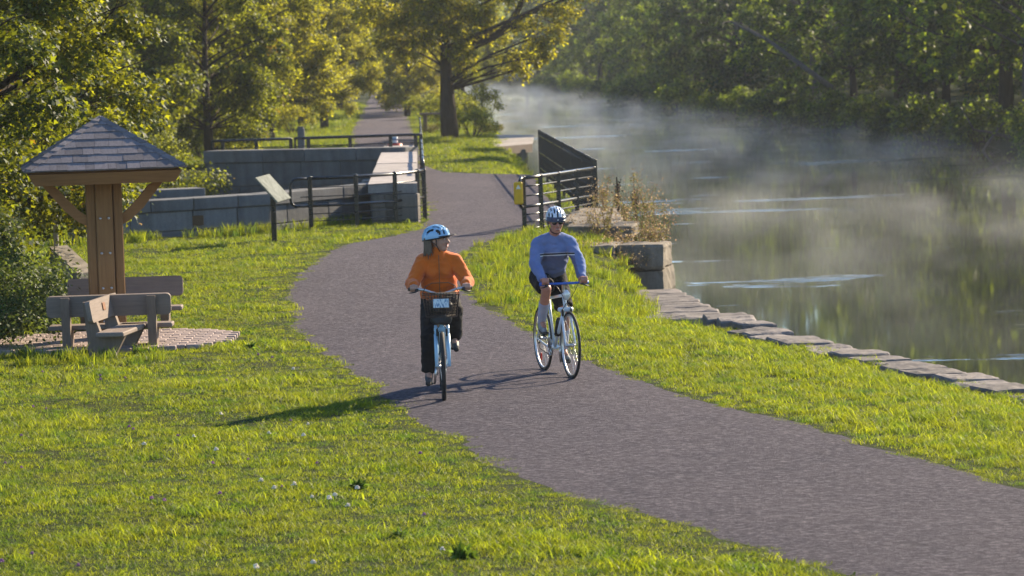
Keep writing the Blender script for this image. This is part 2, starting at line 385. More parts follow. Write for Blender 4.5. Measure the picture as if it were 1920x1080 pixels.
# path: one sheet 6 mm above the soil
def build_path():
    ys = np.concatenate([np.arange(8, 72, .2), np.arange(72, 160, .5), np.arange(160, 800, 5)])
    nx = 14; rows = []
    for y in ys:
        k = min(1.0, 40 / y)
        a = ple(y) + .07 * float(vnoise(0, y, 3.1)) + .05 * float(vnoise(3, y, 9)); b = pre(y) + .07 * float(vnoise(7, y, 2.7)) + .05 * float(vnoise(5, y, 8))
        xs = np.linspace(a, b, nx)
        zs = -.003 + .021 * np.sin(np.linspace(0, PI, nx)) ** .45 + (0 if y < 100 else .02)
        rows.append(np.stack([xs, np.full(nx, y), zs], 1))
    V = np.concatenate(rows); nr = len(ys)
    i, j = np.meshgrid(np.arange(nr - 1), np.arange(nx - 1), indexing='ij'); a = (i * nx + j).ravel()
    F = np.stack([a, a + 1, a + nx + 1, a + nx], 1).ravel()
    t = NT('crushed_stone'); big = t.noise(.5, 4, (1, .35, 1)); mid = t.noise(3.2, 6, (1, .8, 1), rough=.72); fine = t.noise(17, 5, (1, .7, 1), rough=.7); grit = t.noise(15, 8, None, rough=.88)
    c = t.ramp(mid, [(.33, (.075, .066, .074)), (.67, (.27, .225, .205))])
    c = t.mixc(.45, c, t.ramp(big, [(.38, (.085, .075, .085)), (.62, (.24, .20, .18))]))
    c = t.mixc(.58, c, t.ramp(grit, [(.38, (.028, .025, .034)), (.5, (.12, .106, .116)), (.62, (.45, .39, .37))]))
    c = t.mixc(1.0, c, (.66, .67, .82), 'MULTIPLY')
    h = t.math('ADD', t.math('ADD', fine, t.math('MULTIPLY', mid, 2.2)), t.math('MULTIPLY', grit, 1.6))
    m = t.principled(c, .95, 0, .15, t.bump(h, 1.0, .04))
    return tag(link('path', npmesh('path', V, F, 4, True), m), kind='structure')
build_path()
# canal water
def build_water():
    ys = np.concatenate([np.arange(10, 200, 4), np.arange(200, 960, 20)])
    rows = [np.array([[xb(y) - 1.4, y, WATER], [(xb(y) + xr(y)) / 2, y, WATER], [xr(y) + 1.4, y, WATER]]) for y in ys]
    V = np.concatenate(rows); nc = 3; nr = len(ys)
    i, j = np.meshgrid(np.arange(nr - 1), np.arange(nc - 1), indexing='ij'); a = (i * nc + j).ravel()
    F = np.stack([a, a + 1, a + nc + 1, a + nc], 1).ravel()
    t = NT('canal_water')
    calm = t.noise(.9, 3, (1.0, .22, 1)); rip = t.noise(7, 3, (1.6, .30, 1)); brk = t.ramp(t.noise(1.5, 3, (.35, 1.6, 1)), [(.47, (0, 0, 0)), (.56, (1, 1, 1))])
    mask = t.ramp(t.noise(.30, 4, (.40, .75, 1)), [(.60, (.0, .0, .0)), (.65, (1, 1, 1))]); mask = t.math('MULTIPLY', mask, brk)
    h = t.math('ADD', t.math('MULTIPLY', calm, .10), t.math('MULTIPLY', t.math('MULTIPLY', rip, mask), 2.2))
    nb = t.bump(h, .35, .05)
    rgh = t.math('ADD', t.math('MULTIPLY', mask, .22), .035)
    p = t.principled((.020, .026, .012), rgh, 0, .5, nb); t.p.inputs['IOR'].default_value = 1.33
    return tag(link('water', npmesh('water', V, F, 4, True), t.m), kind='structure')
build_water()

# ------------------------------------------------------------------ lock walls
def wall_blocks(parent, p0, p1, thick, courses, coping, mat, seed, blen=1.3, name='stone_block', back=1):
    """a wall from p0 to p1 (front face line) laid in courses [(z0,z1)], coping (z0,z1,overhang)"""
    r = random.Random(seed); p0 = Vector(p0); p1 = Vector(p1); L = (p1 - p0).length; d = (p1 - p0) / L
    nrm = Vector((-d.y, d.x, 0)) * back
    def run(z0, z1, over, nm, ln, gap):
        s = -r.random() * ln * .5
        while s < L - .05:
            e = min(L, s + ln * r.uniform(.8, 1.25)); a = max(0, s)
            if L - e < .35: e = L
            if e - a > .08:
                pr = r.uniform(0, .018)
                mb = MB(); ln2 = e - a - gap
                M = Matrix((( d.x, nrm.x, 0), (d.y, nrm.y, 0), (0, 0, 1)))
                mb.box((0, 0, 0), (ln2, thick + 2 * over + pr, z1 - z0 - gap), M, .012)
                mid = p0 + d * ((a + e) / 2) + nrm * (thick / 2 - pr / 2)
                mb.build(nm, mat, parent, Vector((mid.x, mid.y, (z0 + z1) / 2)) - parent.location)
            s = e
    for (z0, z1) in courses: run(z0, z1, 0, name, blen, .014)
    core = MB(); M = Matrix(((d.x, nrm.x, 0), (d.y, nrm.y, 0), (0, 0, 1)))
    zc0 = courses[0][0]; zc1 = courses[-1][1]; mid = (p0 + p1) / 2 + nrm * (thick / 2)
    core.box((0, 0, 0), (L - .04, thick - .06, zc1 - zc0), M)
    core.build('mortar_core', MAT['granite'], parent, Vector((mid.x, mid.y, (zc0 + zc1) / 2)) - parent.location)
    if coping: run(coping[0], coping[1], coping[2], 'coping_stone', blen * 1.6, .010)
# near wall, gently curved
nwp = [G(150, 383, .74), G(360, 371, .74), G(504, 362, .74), G(640, 350, .74), G(752, 341, .74)]
nwall = empty('lock_wall', (nwp[0].x, nwp[0].y, 0), 0, 'long low grey stone wall with lit coping and bronze plaque behind the wooden kiosk', 'wall')
for k in range(4):
    wall_blocks(nwall, (nwp[k].x, nwp[k].y, 0), (nwp[k + 1].x, nwp[k + 1].y, 0), .55, [(-.4, .12), (.12, .50)], (.50, .74, .05), MAT['granite'], 30 + k, 1.25)
pc = G(368, 413, .30); pmid = nwp[0].lerp(nwp[1], .97)
MB().box((0, 0, 0), (.30, .03, .19), None, .006).build('plaque', MAT['bronze'], nwall, Vector((pc.x, np.interp(pc.x, [p.x for p in nwp], [p.y for p in nwp]) - .03, .30)) - nwall.location, (0, 0, .12))
mb = MB()
for k in range(5): mb.box((0, -.017, .06 - k * .03), (.22 - .03 * (k % 2), .004, .01))
mb.build('plaque_lettering', MAT['steel'], nwall.children[-1])
# right wall of the chamber with pale top slabs
rw0, rw1 = G(690, 345, .80), G(720, 273, .80); rw0r, rw1r = G(782, 343, .80), G(782, 271, .80)
rwall = empty('lock_side_wall', (rw0r.x, rw0r.y, 0), 0, 'wall running back from the railing with a broad sunlit pale slab top', 'wall')
nsl = 9
for k in range(nsl):
    a, b = k / nsl, (k + 1) / nsl - .004
    q = [rw0.lerp(rw1, a), rw0r.lerp(rw1r, a), rw0r.lerp(rw1r, b), rw0.lerp(rw1, b)]
    mb = MB(); top = [p - rwall.location for p in q]
    dz = .012 * rnd.uniform(-1, 1)
    mb.hexa([p - Vector((0, 0, .2)) for p in top], [p + Vector((0, 0, dz)) for p in top]); mb.build('top_slab', MAT['concrete'], rwall)
    q2 = [p.copy() for p in q]
    for p in q2: p.z = .58
    q2[0].x += .05; q2[3].x += .05
    mb = MB(); t2 = [p - rwall.location for p in q2]
    mb.hexa([p - Vector((0, 0, 1.9)) for p in t2], t2); mb.build('stone_block', MAT['granite'], rwall)
wall_blocks(rwall, (rw0.x + .06, rw0.y - .03, 0), (rw0r.x - .03, rw0r.y - .03, 0), .3, [(-.3, .05), (.05, .32), (.32, .585)], None, MAT['limestone_dark'], 91, .42)
for k in range(4):
    s = rw0.lerp(rw1, .12 + .2 * k); MB().box((0, 0, 0), (.5, .9, .12), None, .01).build('step_stone', MAT['concrete'], rwall, Vector((s.x - .26, s.y, .45 - .13 * k)) - rwall.location)
# far wall of the chamber
fw0, fw1 = G(383, 283, .92), G(748, 276, .92)
fwall = empty('lock_end_wall', (fw0.x, fw0.y, 0), 0, 'dark granite block wall across the far end of the sunken lock chamber', 'wall')
wall_blocks(fwall, (fw0.x, fw0.y, 0), (fw1.x + .2, fw1.y, 0), .7, [(-1.25, -.72), (-.72, -.08), (-.08, .58)], (.58, .92, .06), MAT['granite'], 51, 1.0)
lw0, lw1 = G(250, 358, .35), G(384, 352, .35)
lwall = empty('stone_ledge', (lw0.x, lw0.y, 0), 0, 'low stone ledge left of the dark granite wall', 'ledge')
wall_blocks(lwall, (lw0.x, lw0.y, 0), (lw1.x, lw1.y, 0), .8, [(-1.2, .1)], (.1, .35, .04), MAT['granite'], 77, 1.4)

# ------------------------------------------------------------------ railings
def rail_bar(parent, name, pts, r, mat=None, n=8):
    o = parent.location; return MB().tube([Vector(p) - o for p in pts], r, n).build(name, mat or MAT['black'], parent)
def post(parent, p, z0, z1, wd=.075):
    mb = MB(); mb.box((0, 0, (z0 + z1) / 2), (wd, wd, z1 - z0), None, .006); mb.ell((0, 0, z1), (wd * .52, wd * .52, .025))
    return mb.build('post', MAT['black'], parent, Vector((p.x, p.y, 0)) - parent.location)
def arc(c, u, v, r, a0, a1, n=6): return [c + u * (r * math.cos(a0 + (a1 - a0) * k / n)) + v * (r * math.sin(a0 + (a1 - a0) * k / n)) for k in range(n + 1)]
Zv = Vector((0, 0, 1))
# left railing beside the path
lp = [G(584, 430), G(670, 426), G(743, 420), G(785, 414), G(797, 412)]
lrail = empty('railing', lp[0], 0, 'black bar railing with rounded end in front of the lock wall', 'railing', 'black railings round the lock')
for p in lp: post(lrail, p, -.1, 1.03, .085)
du = (lp[1] - lp[0]).normalized(); end = lp[0] - du * .26
loop = [lp[0] + Zv * 1.0] + arc(end + Zv * .86, -du, Zv, .14, PI / 2, 0) + arc(end + Zv * .60, -du, Zv, .14, 0, -PI / 2) + [lp[0] + Zv * .46]
rail_bar(lrail, 'end_loop', loop, .028)
chain = [p + Zv * 0 for p in lp]
rail_bar(lrail, 'top_rail', [p + Zv * 1.0 for p in chain], .032); rail_bar(lrail, 'middle_rail', [p + Zv * .46 for p in chain], .028)
for z in (.82, .64, .30, .16): rail_bar(lrail, 'thin_rod', [p + Zv * z - (du * .2 if z > .5 else du * 0) * (1 if i == 0 else 0) for i, p in enumerate(chain)], .011, n=6)
# railing along the pale side wall, seen almost end on
sp = [lp[4].lerp(G(789, 273), t) for t in np.linspace(.06, 1, 11)]
srail = empty('railing', sp[0], 0, 'black bar railing running straight back along the pale slab wall', 'railing', 'black railings round the lock')
for p in sp: post(srail, p, -.1, 1.05, .075)
rail_bar(srail, 'top_rail', [p + Zv * 1.02 for p in sp], .032); rail_bar(srail, 'middle_rail', [p + Zv * .5 for p in sp], .026)
for z in (.84, .67, .33, .17): rail_bar(srail, 'thin_rod', [p + Zv * z for p in sp], .011, n=6)
# two railings over the end wall
def far_rail(pxs, label, lo):
    ps = [D(x, y, fw0.y + 1.0) for x, y in pxs]; zt = sum(p.z for p in ps) / len(ps)
    r = empty('railing', (ps[0].x, ps[0].y, 0), 0, label, 'railing', 'black railings round the lock')
    for p in ps[lo:]: post(r, p, -.05, zt, .1 if p is not ps[0] else .06)
    rail_bar(r, 'top_rail', [Vector((p.x, p.y, zt)) for p in ps], .04)
    for dz in (.22, .42, .62, .82): rail_bar(r, 'thin_rod', [Vector((p.x, p.y, zt - dz)) for p in ps], .012, n=6)
far_rail([(397, 265), (417, 264), (480, 262), (545, 260)], 'shorter black railing above the granite wall, farther from the path', 0)
far_rail([(553, 259), (578, 259), (656, 256), (732, 254), (779, 253), (789, 252)], 'longer black railing above the granite wall, crossing in front of the far path', 0)
# right railing at the water side of the path, yellow plate on its end
gp = [G(984, 434), G(1016, 429), G(1049, 423), G(1083, 416), G(1115, 410)]
grail = empty('railing', gp[0], 0, 'black bar railing with yellow plate on its end, behind the cyclist in blue', 'railing', 'black railings round the lock')
for p in gp: post(grail, p, -.1, 1.02, .085)
du = (gp[4] - gp[0]).normalized(); end = gp[0] - du * .10
rail_bar(grail, 'end_loop', [gp[0] + Zv * 1.0] + arc(end + Zv * .86, -du, Zv, .14, PI / 2, 0) + arc(end + Zv * .60, -du, Zv, .14, 0, -PI / 2) + [gp[0] + Zv * .46], .032)
rail_bar(grail, 'top_rail', [p + Zv * 1.0 for p in gp], .034, MAT['black']); rail_bar(grail, 'middle_rail', [p + Zv * .46 for p in gp], .03)
for z in (.84, .66, .31, .17, .04): rail_bar(grail, 'thin_rod', [p + Zv * z for p in gp], .016, n=6)
yp = end - du * .14 + Zv * .73
mb = MB(); mb.box((0, 0, 0), (.17, .05, .42), None, .03); ypl = mb.build('yellow_plate', MAT['yellow'], grail, yp - grail.location + Vector((-.02, -.06, 0)))
mb = MB(); mb.add([(-.045, -.027, .08), (.045, -.027, .08), (0, -.027, .16), (-.045, -.031, .08), (.045, -.031, .08), (0, -.031, .16)], [(0, 1, 2), (3, 5, 4), (0, 3, 4, 1), (1, 4, 5, 2), (2, 5, 3, 0)])
mb.build('warning_triangle', MAT['steel'], ypl)
# picket fence running back along the water
f0, f1 = gp[4] + Vector((.05, .25, 0)), G(1013, 322)
pf = empty('picket_fence', f0, 0, 'black metal picket fence running back along the water from the railing', 'fence')
npk = 84; pk = MB(); pk.box((0, 0, .56), (.03, .03, 1.12), None, .003); pk.ell((0, 0, 1.14), (.024, .024, .035), None, 8, 6); pkm = pk.mesh('picket')
for k in range(npk):
    p = f0.lerp(f1, k / (npk - 1)); link('picket', pkm, MAT['black'], pf, p - f0)
for z in (1.02, .55, .12): rail_bar(pf, 'rail', [f0 + Zv * z, f1 + Zv * z], .022)
for k in range(7): post(pf, f0.lerp(f1, k / 6), -.6, 1.16, .07)

# ------------------------------------------------------------------ canal wall stones
def rough_block(size, r, amp=.035):
    """block of weathered stone: finely cut faces pushed in and out, corners worn"""
    bm = bmesh.new(); bmesh.ops.create_cube(bm, size=1.0); bmesh.ops.subdivide_edges(bm, edges=bm.edges[:], cuts=7, use_grid_fill=True)
    o = Vector((r.uniform(0, 50), r.uniform(0, 50), r.uniform(0, 50)))
    for v in bm.verts:
        p = Vector((v.co.x * size[0], v.co.y * size[1], v.co.z * size[2])); e = sum(1 for a in v.co if abs(a) > .49)
        n = mnoise.noise(p * 3.1 + o) * .6 + mnoise.noise(p * 8 + o) * .5 + mnoise.noise(p * 17 + o) * .25
        k = amp * n * .7 - (amp * (e - 1) * (.35 + .5 * abs(mnoise.noise(p * 4 + o)))); q = p.normalized() if e > 1 else Vector([math.copysign(1, a) if abs(a) > .49 else 0 for a in v.co]).normalized()
        v.co = p + q * k
    bm.verts.index_update(); mb = MB(); mb.add([v.co.copy() for v in bm.verts], [[v.index for v in f.verts] for f in bm.faces], False); bm.free(); return mb
cw = empty('canal_wall', (3.6, 40, 0), 0, 'rough stone edging along the grass at the water, nearest the camera', 'wall')
y = 44.6; r = random.Random(5)
while y > 12:
    L = r.uniform(.45, .95); y1 = y - L; ym = (y + y1) / 2; xm = float(xb(ym)); ang = math.atan2(float(xb(y1)) - float(xb(y)), -(y1 - y))
    W = r.uniform(.42, .62); H = r.uniform(.16, .26)
    me = rough_block((W, L - .01, H), r, .045).mesh('coping_stone')
    link('coping_stone', me, MAT['coping'], cw, Vector((xm - W / 2 + r.uniform(.0, .12), ym, -.17 - H / 2 + r.uniform(.03, .09))) - cw.location, (r.uniform(-.03, .03), r.uniform(-.04, .04), ang))
    for zc in (-.52, -.80):
        MB().box((0, 0, 0), (.5, L - .02, .27), None, .03).build('wall_stone', MAT['coping'], cw, Vector((xm - .26 + r.uniform(-.02, .02), ym, zc)) - cw.location, (0, 0, ang))
    y = y1
# stepped ledge of slabs
lg = empty('stone_landing', (2.3, 52, 0), 0, 'low landing of worn slabs beside the water at the foot of the stone pier', 'landing')
y = 47.95
while y < 59.5:
    L = r.uniform(.34, .62); x1 = float(xb(y)); x0 = x1 - 1.12 - .02 * (y - 48)
    rough_block((x1 - x0 + r.uniform(-.06, .06), L - .015, .18), r, .055).build('slab', MAT['coping'], lg, Vector(((x0 + x1) / 2, y + L / 2, -.50 - .036 * (y - 48) + r.uniform(-.02, .02))) - lg.location, (r.uniform(-.015, .015), 0, 0))
    y += L
MB().box((0, 0, 0), (1.02, 11.2, .9), None, .02).build('base_course', MAT['coping'], lg, Vector((2.36, 53.7, -1.28)) - lg.location, (-.036, 0, 0))
# pier of big limestone blocks
pr_ = empty('stone_pier', (2.0, 62, 0), 0, 'tall weathered limestone pier rising from the water below the railing', 'pier')
pa = G(1262, 546, WATER); px1 = pa.x; py = pa.y
for (z0, z1) in ((-1.5, -.52), (-.52, -.09)):
    x = px1; k = 0
    while x > px1 - 2.3:
        L = r.uniform(.65, 1.1); 
        rough_block((L - .008, 1.6 + r.uniform(-.05, .08), z1 - z0 + r.uniform(-.02, .03)), r, .07).build('limestone_block', MAT['limestone'], pr_, Vector((x - L / 2 - (.02 if z1 > -.2 else 0), py + .8 + r.uniform(-.05, .07), (z0 + z1) / 2)) - pr_.location, (r.uniform(-.03, .03), r.uniform(-.03, .03), -.12 + r.uniform(-.06, .06)))
        x -= L
for k, (yy, xx, zz, w_) in enumerate([(64.0, 1.72, .02, 1.25), (65.3, 1.55, .05, 1.1), (66.6, 1.62, .08, 1.0), (67.9, 1.7, .10, .95)]):
    rough_block((w_, 1.25, .24), r, .06).build('cap_slab', MAT['limestone'], pr_, Vector((xx, yy, zz)) - pr_.location, (.03, .02, -.15 + .04 * k))
    rough_block((w_ - .15, 1.2, 1.5), r).build('limestone_block', MAT['limestone'], pr_, Vector((xx - .05, yy, zz - .88)) - pr_.location, (0, 0, -.15 + .04 * k))

# ------------------------------------------------------------------ wooden kiosk
kb = G(204, 641); KS = FPX / kb.y / 1.0
kio = empty('kiosk', kb, .16, 'wooden kiosk with single thick post and hipped shingle roof among benches', 'kiosk')
def timber(name, c, size, mat, parent, bev=.012, rot=None): return MB().box((0, 0, 0), size, None, bev).build(name, mat, parent, c, rot)
timber('post', (0, -.10, 1.0), (.20, .14, 2.0), MAT['timber_z'], kio)
timber('post', (-.155, 0, 1.0), (.11, .24, 2.0), MAT['timber_z'], kio)
timber('post', (.165, 0, 1.0), (.11, .24, 2.0), MAT['timber_z'], kio)
timber('post', (.0, .10, 1.0), (.20, .14, 2.0), MAT['timber_z'], kio)
bolt = MB(); bolt.tube([(0, .012, 0), (0, -.012, 0)], .016, 8); bm_ = bolt.mesh('bolt')
for zz in (1.93, 1.50, 1.08, .66, .26):
    for xx in (-.05, .05): link('bolt', bm_, MAT['steel'], kio, (xx, -.178, zz))
for s in (-1, 1):
    for ax in (0,):
        mb = MB(); pts = [(.19, 1.52), (.30, 1.60), (.44, 1.75), (.55, 1.88), (.66, 1.93)]
        outer = [(.19, 1.40), (.31, 1.46), (.47, 1.60), (.60, 1.76), (.74, 1.93)]
        prof = pts + outer[::-1]; n = len(prof); hw = .055
        vs = []
        for off in (-hw, hw):
            for (q, z) in prof: vs.append((s * q, off, z) if ax == 0 else (off, s * q, z))
        fs = [tuple(range(n)), tuple(range(2 * n - 1, n - 1, -1))] + [(k, (k + 1) % n, n + (k + 1) % n, n + k) for k in range(n)]
        mb.add(vs, fs); mb.build('curved_brace', MAT['timber_x'] if ax == 0 else MAT['timber_z'], kio)
HWR = .94; EZ = 2.10; PZ = 2.70
roof = empty('roof', (0, 0, 0)); roof.parent = kio
for k in range(4):
    a = k * PI / 2; R = Matrix.Rotation(a, 4, 'Z')
    mb = MB(); h0 = HWR - .06
    mb.hexa([(-h0 + .06, -h0 + .06, EZ - .17), (h0 - .06, -h0 + .06, EZ - .17), (h0 - .10, -h0 + .10, EZ - .17), (-h0 + .10, -h0 + .10, EZ - .17)], [(-h0 - .02, -h0 - .02, EZ - .03), (h0 + .02, -h0 - .02, EZ - .03), (h0 - .03, -h0 + .03, EZ - .03), (-h0 + .03, -h0 + .03, EZ - .03)])
    o = mb.build('fascia_board', MAT['timber_x'], roof); o.rotation_euler = (0, 0, a)
mb = MB(); mb.add([(-HWR + .05, -HWR + .05, EZ - .02), (HWR - .05, -HWR + .05, EZ - .02), (HWR - .05, HWR - .05, EZ - .02), (-HWR + .05, HWR - .05, EZ - .02), (0, 0, PZ - .045)], [(3, 2, 1, 0), (0, 1, 4), (1, 2, 4), (2, 3, 4), (3, 0, 4)])
mb.build('roof_deck', MAT['timber_x'], roof)
slope = math.atan2(PZ - EZ, HWR); SL = math.hypot(PZ - EZ, HWR); ncr = 7
rs_ = random.Random(3); shm = {}
for side in range(4):
    Rz = Matrix.Rotation(side * PI / 2, 4, 'Z')
    for c in range(ncr):
        s0 = SL * c / ncr; s1 = min(SL * (c + 1.25) / ncr, SL - .02)          # along the slope from the eave
        hw0 = HWR * (1 - s0 / SL); x = -hw0
        while x < hw0 - .02:
            wd = rs_.uniform(.08, .24); x2 = min(hw0, x + wd)
            if hw0 - x2 < .05: x2 = hw0
            hw1 = HWR * (1 - s1 / SL)
            def P(xx, s, lift):
                q = min(max(xx, -HWR * (1 - s / SL)), HWR * (1 - s / SL))
                return Vector((q, -HWR + s * math.cos(slope) - lift * math.sin(slope), EZ + s * math.sin(slope) + lift * math.cos(slope)))
            g = .0012; lf = .018 + rs_.uniform(0, .006); e = rs_.uniform(0, .012)
            q = [P(x + g, s0 - e, lf), P(x2 - g, s0 - e, lf), P(x2 - g, s1, .010), P(x + g, s1, .010)]
            b = [P(x + g, s0 - e, .002), P(x2 - g, s0 - e, .002), P(x2 - g, s1, .001), P(x + g, s1, .001)]
            if (q[0] - q[1]).length > .02:
                mb = MB(); mb.hexa([Rz @ v for v in b], [Rz @ v for v in q]); mb.build('shingle', MAT['shingle'], roof)
            x = x2
    nh = 9
    for c in range(nh):                                                       # hip caps
        a0, a1 = c / nh, min(1.0, (c + 1.25) / nh)
        E0 = Vector((HWR, -HWR, EZ)); E1 = Vector((0, 0, PZ))
        pts = []
        for a_, lf in ((a0, .045), (a1, .030)):
            m_ = E0.lerp(E1, a_); m_.z += lf
            wv = .075 if a_ < .97 else .04
            pts.append((m_ + Vector((-wv, -.0, -.012 - .0)), m_, m_ + Vector((0, wv, -.012))))
        A, B = pts; dn = Vector((0, 0, -.016))
        mb = MB(); vs = [A[0], A[1], A[2], B[0], B[1], B[2]]; vs += [v + dn for v in vs]
        mb.add([Rz @ v for v in vs], [(0, 1, 4, 3), (1, 2, 5, 4), (6, 9, 10, 7), (7, 10, 11, 8), (0, 6, 7, 1), (1, 7, 8, 2), (3, 4, 10, 9), (4, 5, 11, 10), (0, 3, 9, 6), (2, 8, 11, 5)])
        mb.build('hip_shingle', MAT['shingle'], roof)

# ------------------------------------------------------------------ benches
def bench(loc, rz, label, plaque=True):
    """bench facing +Y of its own frame, 1.45 m long along X"""
    b = empty('bench', loc, rz, label, 'bench', 'benches round the kiosk')
    mb = MB(); n = 5; L, Hh, T = 1.45, .25, .055; c = .05; prof = []
    for (sx, sz, a0) in ((1, -1, -PI / 2), (1, 1, 0), (-1, 1, PI / 2), (-1, -1, PI)):
        for k in range(n): a = a0 + k * PI / 2 / (n - 1); prof.append((sx * (L / 2 - c) + c * math.cos(a), sz * (Hh / 2 - c) + c * math.sin(a)))
    m = len(prof); vs = [(x, -T / 2, z) for x, z in prof] + [(x, T / 2, z) for x, z in prof]
    mb.add(vs, [tuple(range(m)), tuple(range(2 * m - 1, m - 1, -1))] + [(k, m + k, m + (k + 1) % m, (k + 1) % m) for k in range(m)])
    tilt = .16
    br = mb.build('backrest', MAT['grey_x'], b, (0, -.17, .535), (tilt, 0, 0))
    if plaque:
        MB().box((0, 0, 0), (.13, .012, .09), None, .003).build('plaque', MAT['plaque_wood'], br, (.06, T / 2 + .006, .02))
    MB().box((0, 0, 0), (1.45, .32, .055), None, .012).build('seat', MAT['grey_x'], b, (0, .06, .275))
    for s in (-1, 1):
        mb = MB(); x0, x1 = s * .50 - .05, s * .50 + .05
        prof = [(-.22, -.05), (.04, -.05), (.20, .245), (-.07, .245), (-.200, .64), (-.280, .64), (-.24, .25)]
        mb.add([(x0, y_, z_) for y_, z_ in prof] + [(x1, y_, z_) for y_, z_ in prof], [(0, 1, 2, 3, 6)[::-1], (3, 4, 5, 6)[::-1], (7, 8, 9, 10, 13), (10, 11, 12, 13)] + [(k, (k + 1) % 7, 7 + (k + 1) % 7, 7 + k) for k in range(7)])
        mb.build('leg', MAT['grey_z'], b)
    return b
pF = G(208, 657); bench((pF.x, pF.y + .1, 0), .02, 'grey wooden bench with its back to the camera, in front of the kiosk post')
pB = G(236, 620); bench((pB.x, pB.y, 0), PI + .03, 'wooden bench behind the kiosk post, facing the camera, small brown plaque on its back')
pS = G(176, 670); bench((pS.x + .24, pS.y + .40, 0), -PI / 2 - .10, 'wooden bench set end on, its sunlit back facing the path', True)
# pavers under the benches
pav = tag(link('paving', MB().box((0, 0, 0), (2.3, 2.0, .1)).mesh('paving_bed'), MAT['brick']), 'small brick patio under the kiosk and benches', 'patio')
pc = G(300, 646); pav.location = (pc.x - .62, pc.y + .35, -.02)
bk = MB().box((0, 0, 0), (.192, .142, .06), None, .008).mesh('brick')
for i in range(16):
    for j in range(19):
        x = -1.5 + i * .2 + (.1 if j % 2 else 0); yv = -1.38 + j * .15
        if x > 1.42 or (x + .0) ** 2 / 2.4 + yv ** 2 / 2.0 > 1.15: continue
        link('brick', bk, MAT['brick'], pav, (x, yv, .045 + rnd.uniform(-.004, .004)), (rnd.uniform(-.01, .01), rnd.uniform(-.01, .01), 0))

# ------------------------------------------------------------------ small things
ip = G(515, 456)
sg = empty('information_panel', ip, 0, 'tilted white information panel on a dark post before the lock wall', 'sign')
MB().box((0, 0, .42), (.09, .14, .92), None, .008).build('post', MAT['black'], sg)
tq = [D(479, 333, ip.y - .42), D(505, 326, ip.y + .45), D(546, 371, ip.y + .45), D(521, 379, ip.y - .42)]
tq = [p - ip for p in tq]; nn = (tq[1] - tq[0]).cross(tq[3] - tq[0]).normalized(); nn = nn if nn.z > 0 else -nn
t = NT('panel_print'); pn = t.noise(9, 5); c = t.ramp(pn, [(.35, (.13, .14, .125)), (.6, (.23, .245, .22))]); pm = t.principled(c, .85, 0, .1)
MB().hexa([p - nn * .03 for p in tq], tq).build('panel', pm, sg)
cc = sum(tq, Vector()) / 4
MB().hexa([cc.lerp(p, .95) + nn * .001 for p in tq], [cc.lerp(p, .95) + nn * .004 for p in tq]).build('printed_sheet', pm, sg)
mb = MB(); mb.tube([(0, 0, .85), cc - nn * .02], .04, 8); mb.build('bracket', MAT['black'], sg)
# stair coping behind the kiosk
q = D(118, 462, 52.0); q2 = D(172, 512, 49.0)
st = empty('stair_coping', (q2.x, q2.y, 0), 0, 'slanting stone stair coping behind the kiosk post', 'coping')
mb = MB(); a, b = q - st.location, q2 - st.location
mb.hexa([a + Vector((-.2, 0, -.9)), b + Vector((-.2, 0, -.5)), b + Vector((.02, .35, -.5)), a + Vector((.02, .35, -.9))], [a + Vector((-.2, 0, 0)), b + Vector((-.2, 0, 0)), b + Vector((.02, .35, 0)), a + Vector((.02, .35, 0))])
mb.build('slab', MAT['limestone_dark'], st)
mb = MB(); mb.box((a.x - .12, a.y + .15, a.z + .1), (.07, .07, 1.2), None, .01); mb.build('stone_post', MAT['concrete'], st)
# granite marker, white marker
g0 = G(565, 276); gm = empty('stone_marker', (g0.x, fw0.y + 6, 0), 0, 'square grey granite post behind the railing above the lock', 'post')
gt = D(564, 240, fw0.y + 6); gm.location.x = gt.x
MB().box((0, 0, gt.z / 2), (.20, .20, gt.z), None, .02).build('shaft', MAT['granite'], gm)
MB().box((0, 0, gt.z + .02), (.16, .16, .05), None, .02).build('cap', MAT['granite'], gm)
wt = D(740, 251, fw0.y + 7); wm = empty('marker_post', (wt.x, wt.y, 0), 0, 'short white marker post with red base behind the far railing', 'post')
MB().tube([(0, 0, .1), (0, 0, wt.z - .04), (0, 0, wt.z)], [.085, .085, .05], 14).build('tube', MAT['white'], wm)
MB().tube([(0, 0, 0), (0, 0, wt.z - .30), (0, 0, wt.z - .27)], [.26, .22, .1], 14).build('base', MAT['red'], wm)
MB().tube([(0, 0, wt.z - .19), (0, 0, wt.z - .12)], .087, 14).build('reflective_band', basic('blue_band', (.2, .28, .4), .4), wm)
# dock platform
dk0 = G(960, 256, .25); dk = empty('dock', (dk0.x, dk0.y, 0), 0, 'pale wooden dock platform standing in the misty water', 'dock')
q = [G(925, 275, -.02), G(998, 269, -.02), G(1002, 253, -.02), G(921, 252, -.02)]
q = [p - dk.location for p in q]
nP = 12
for k in range(nP):
    a_, b_ = k / nP, (k + 1) / nP - .012
    t4 = [q[0].lerp(q[3], a_), q[1].lerp(q[2], a_), q[1].lerp(q[2], b_), q[0].lerp(q[3], b_)]
    MB().hexa([p - Zv * .06 for p in t4], t4).build('deck_board', MAT['concrete'], dk)
MB().hexa([q[0] - Zv * .32 - Vector((0, .06, 0)), q[1] - Zv * .32 - Vector((0, .06, 0)), q[1] - Zv * .32 + Vector((0, .04, 0)), q[0] - Zv * .32 + Vector((0, .04, 0))], [q[0] - Vector((0, .06, .02)), q[1] - Vector((0, .06, .02)), q[1] + Vector((0, .04, -.062)), q[0] + Vector((0, .04, -.062))]).build('beam', MAT['grey_x'], dk)
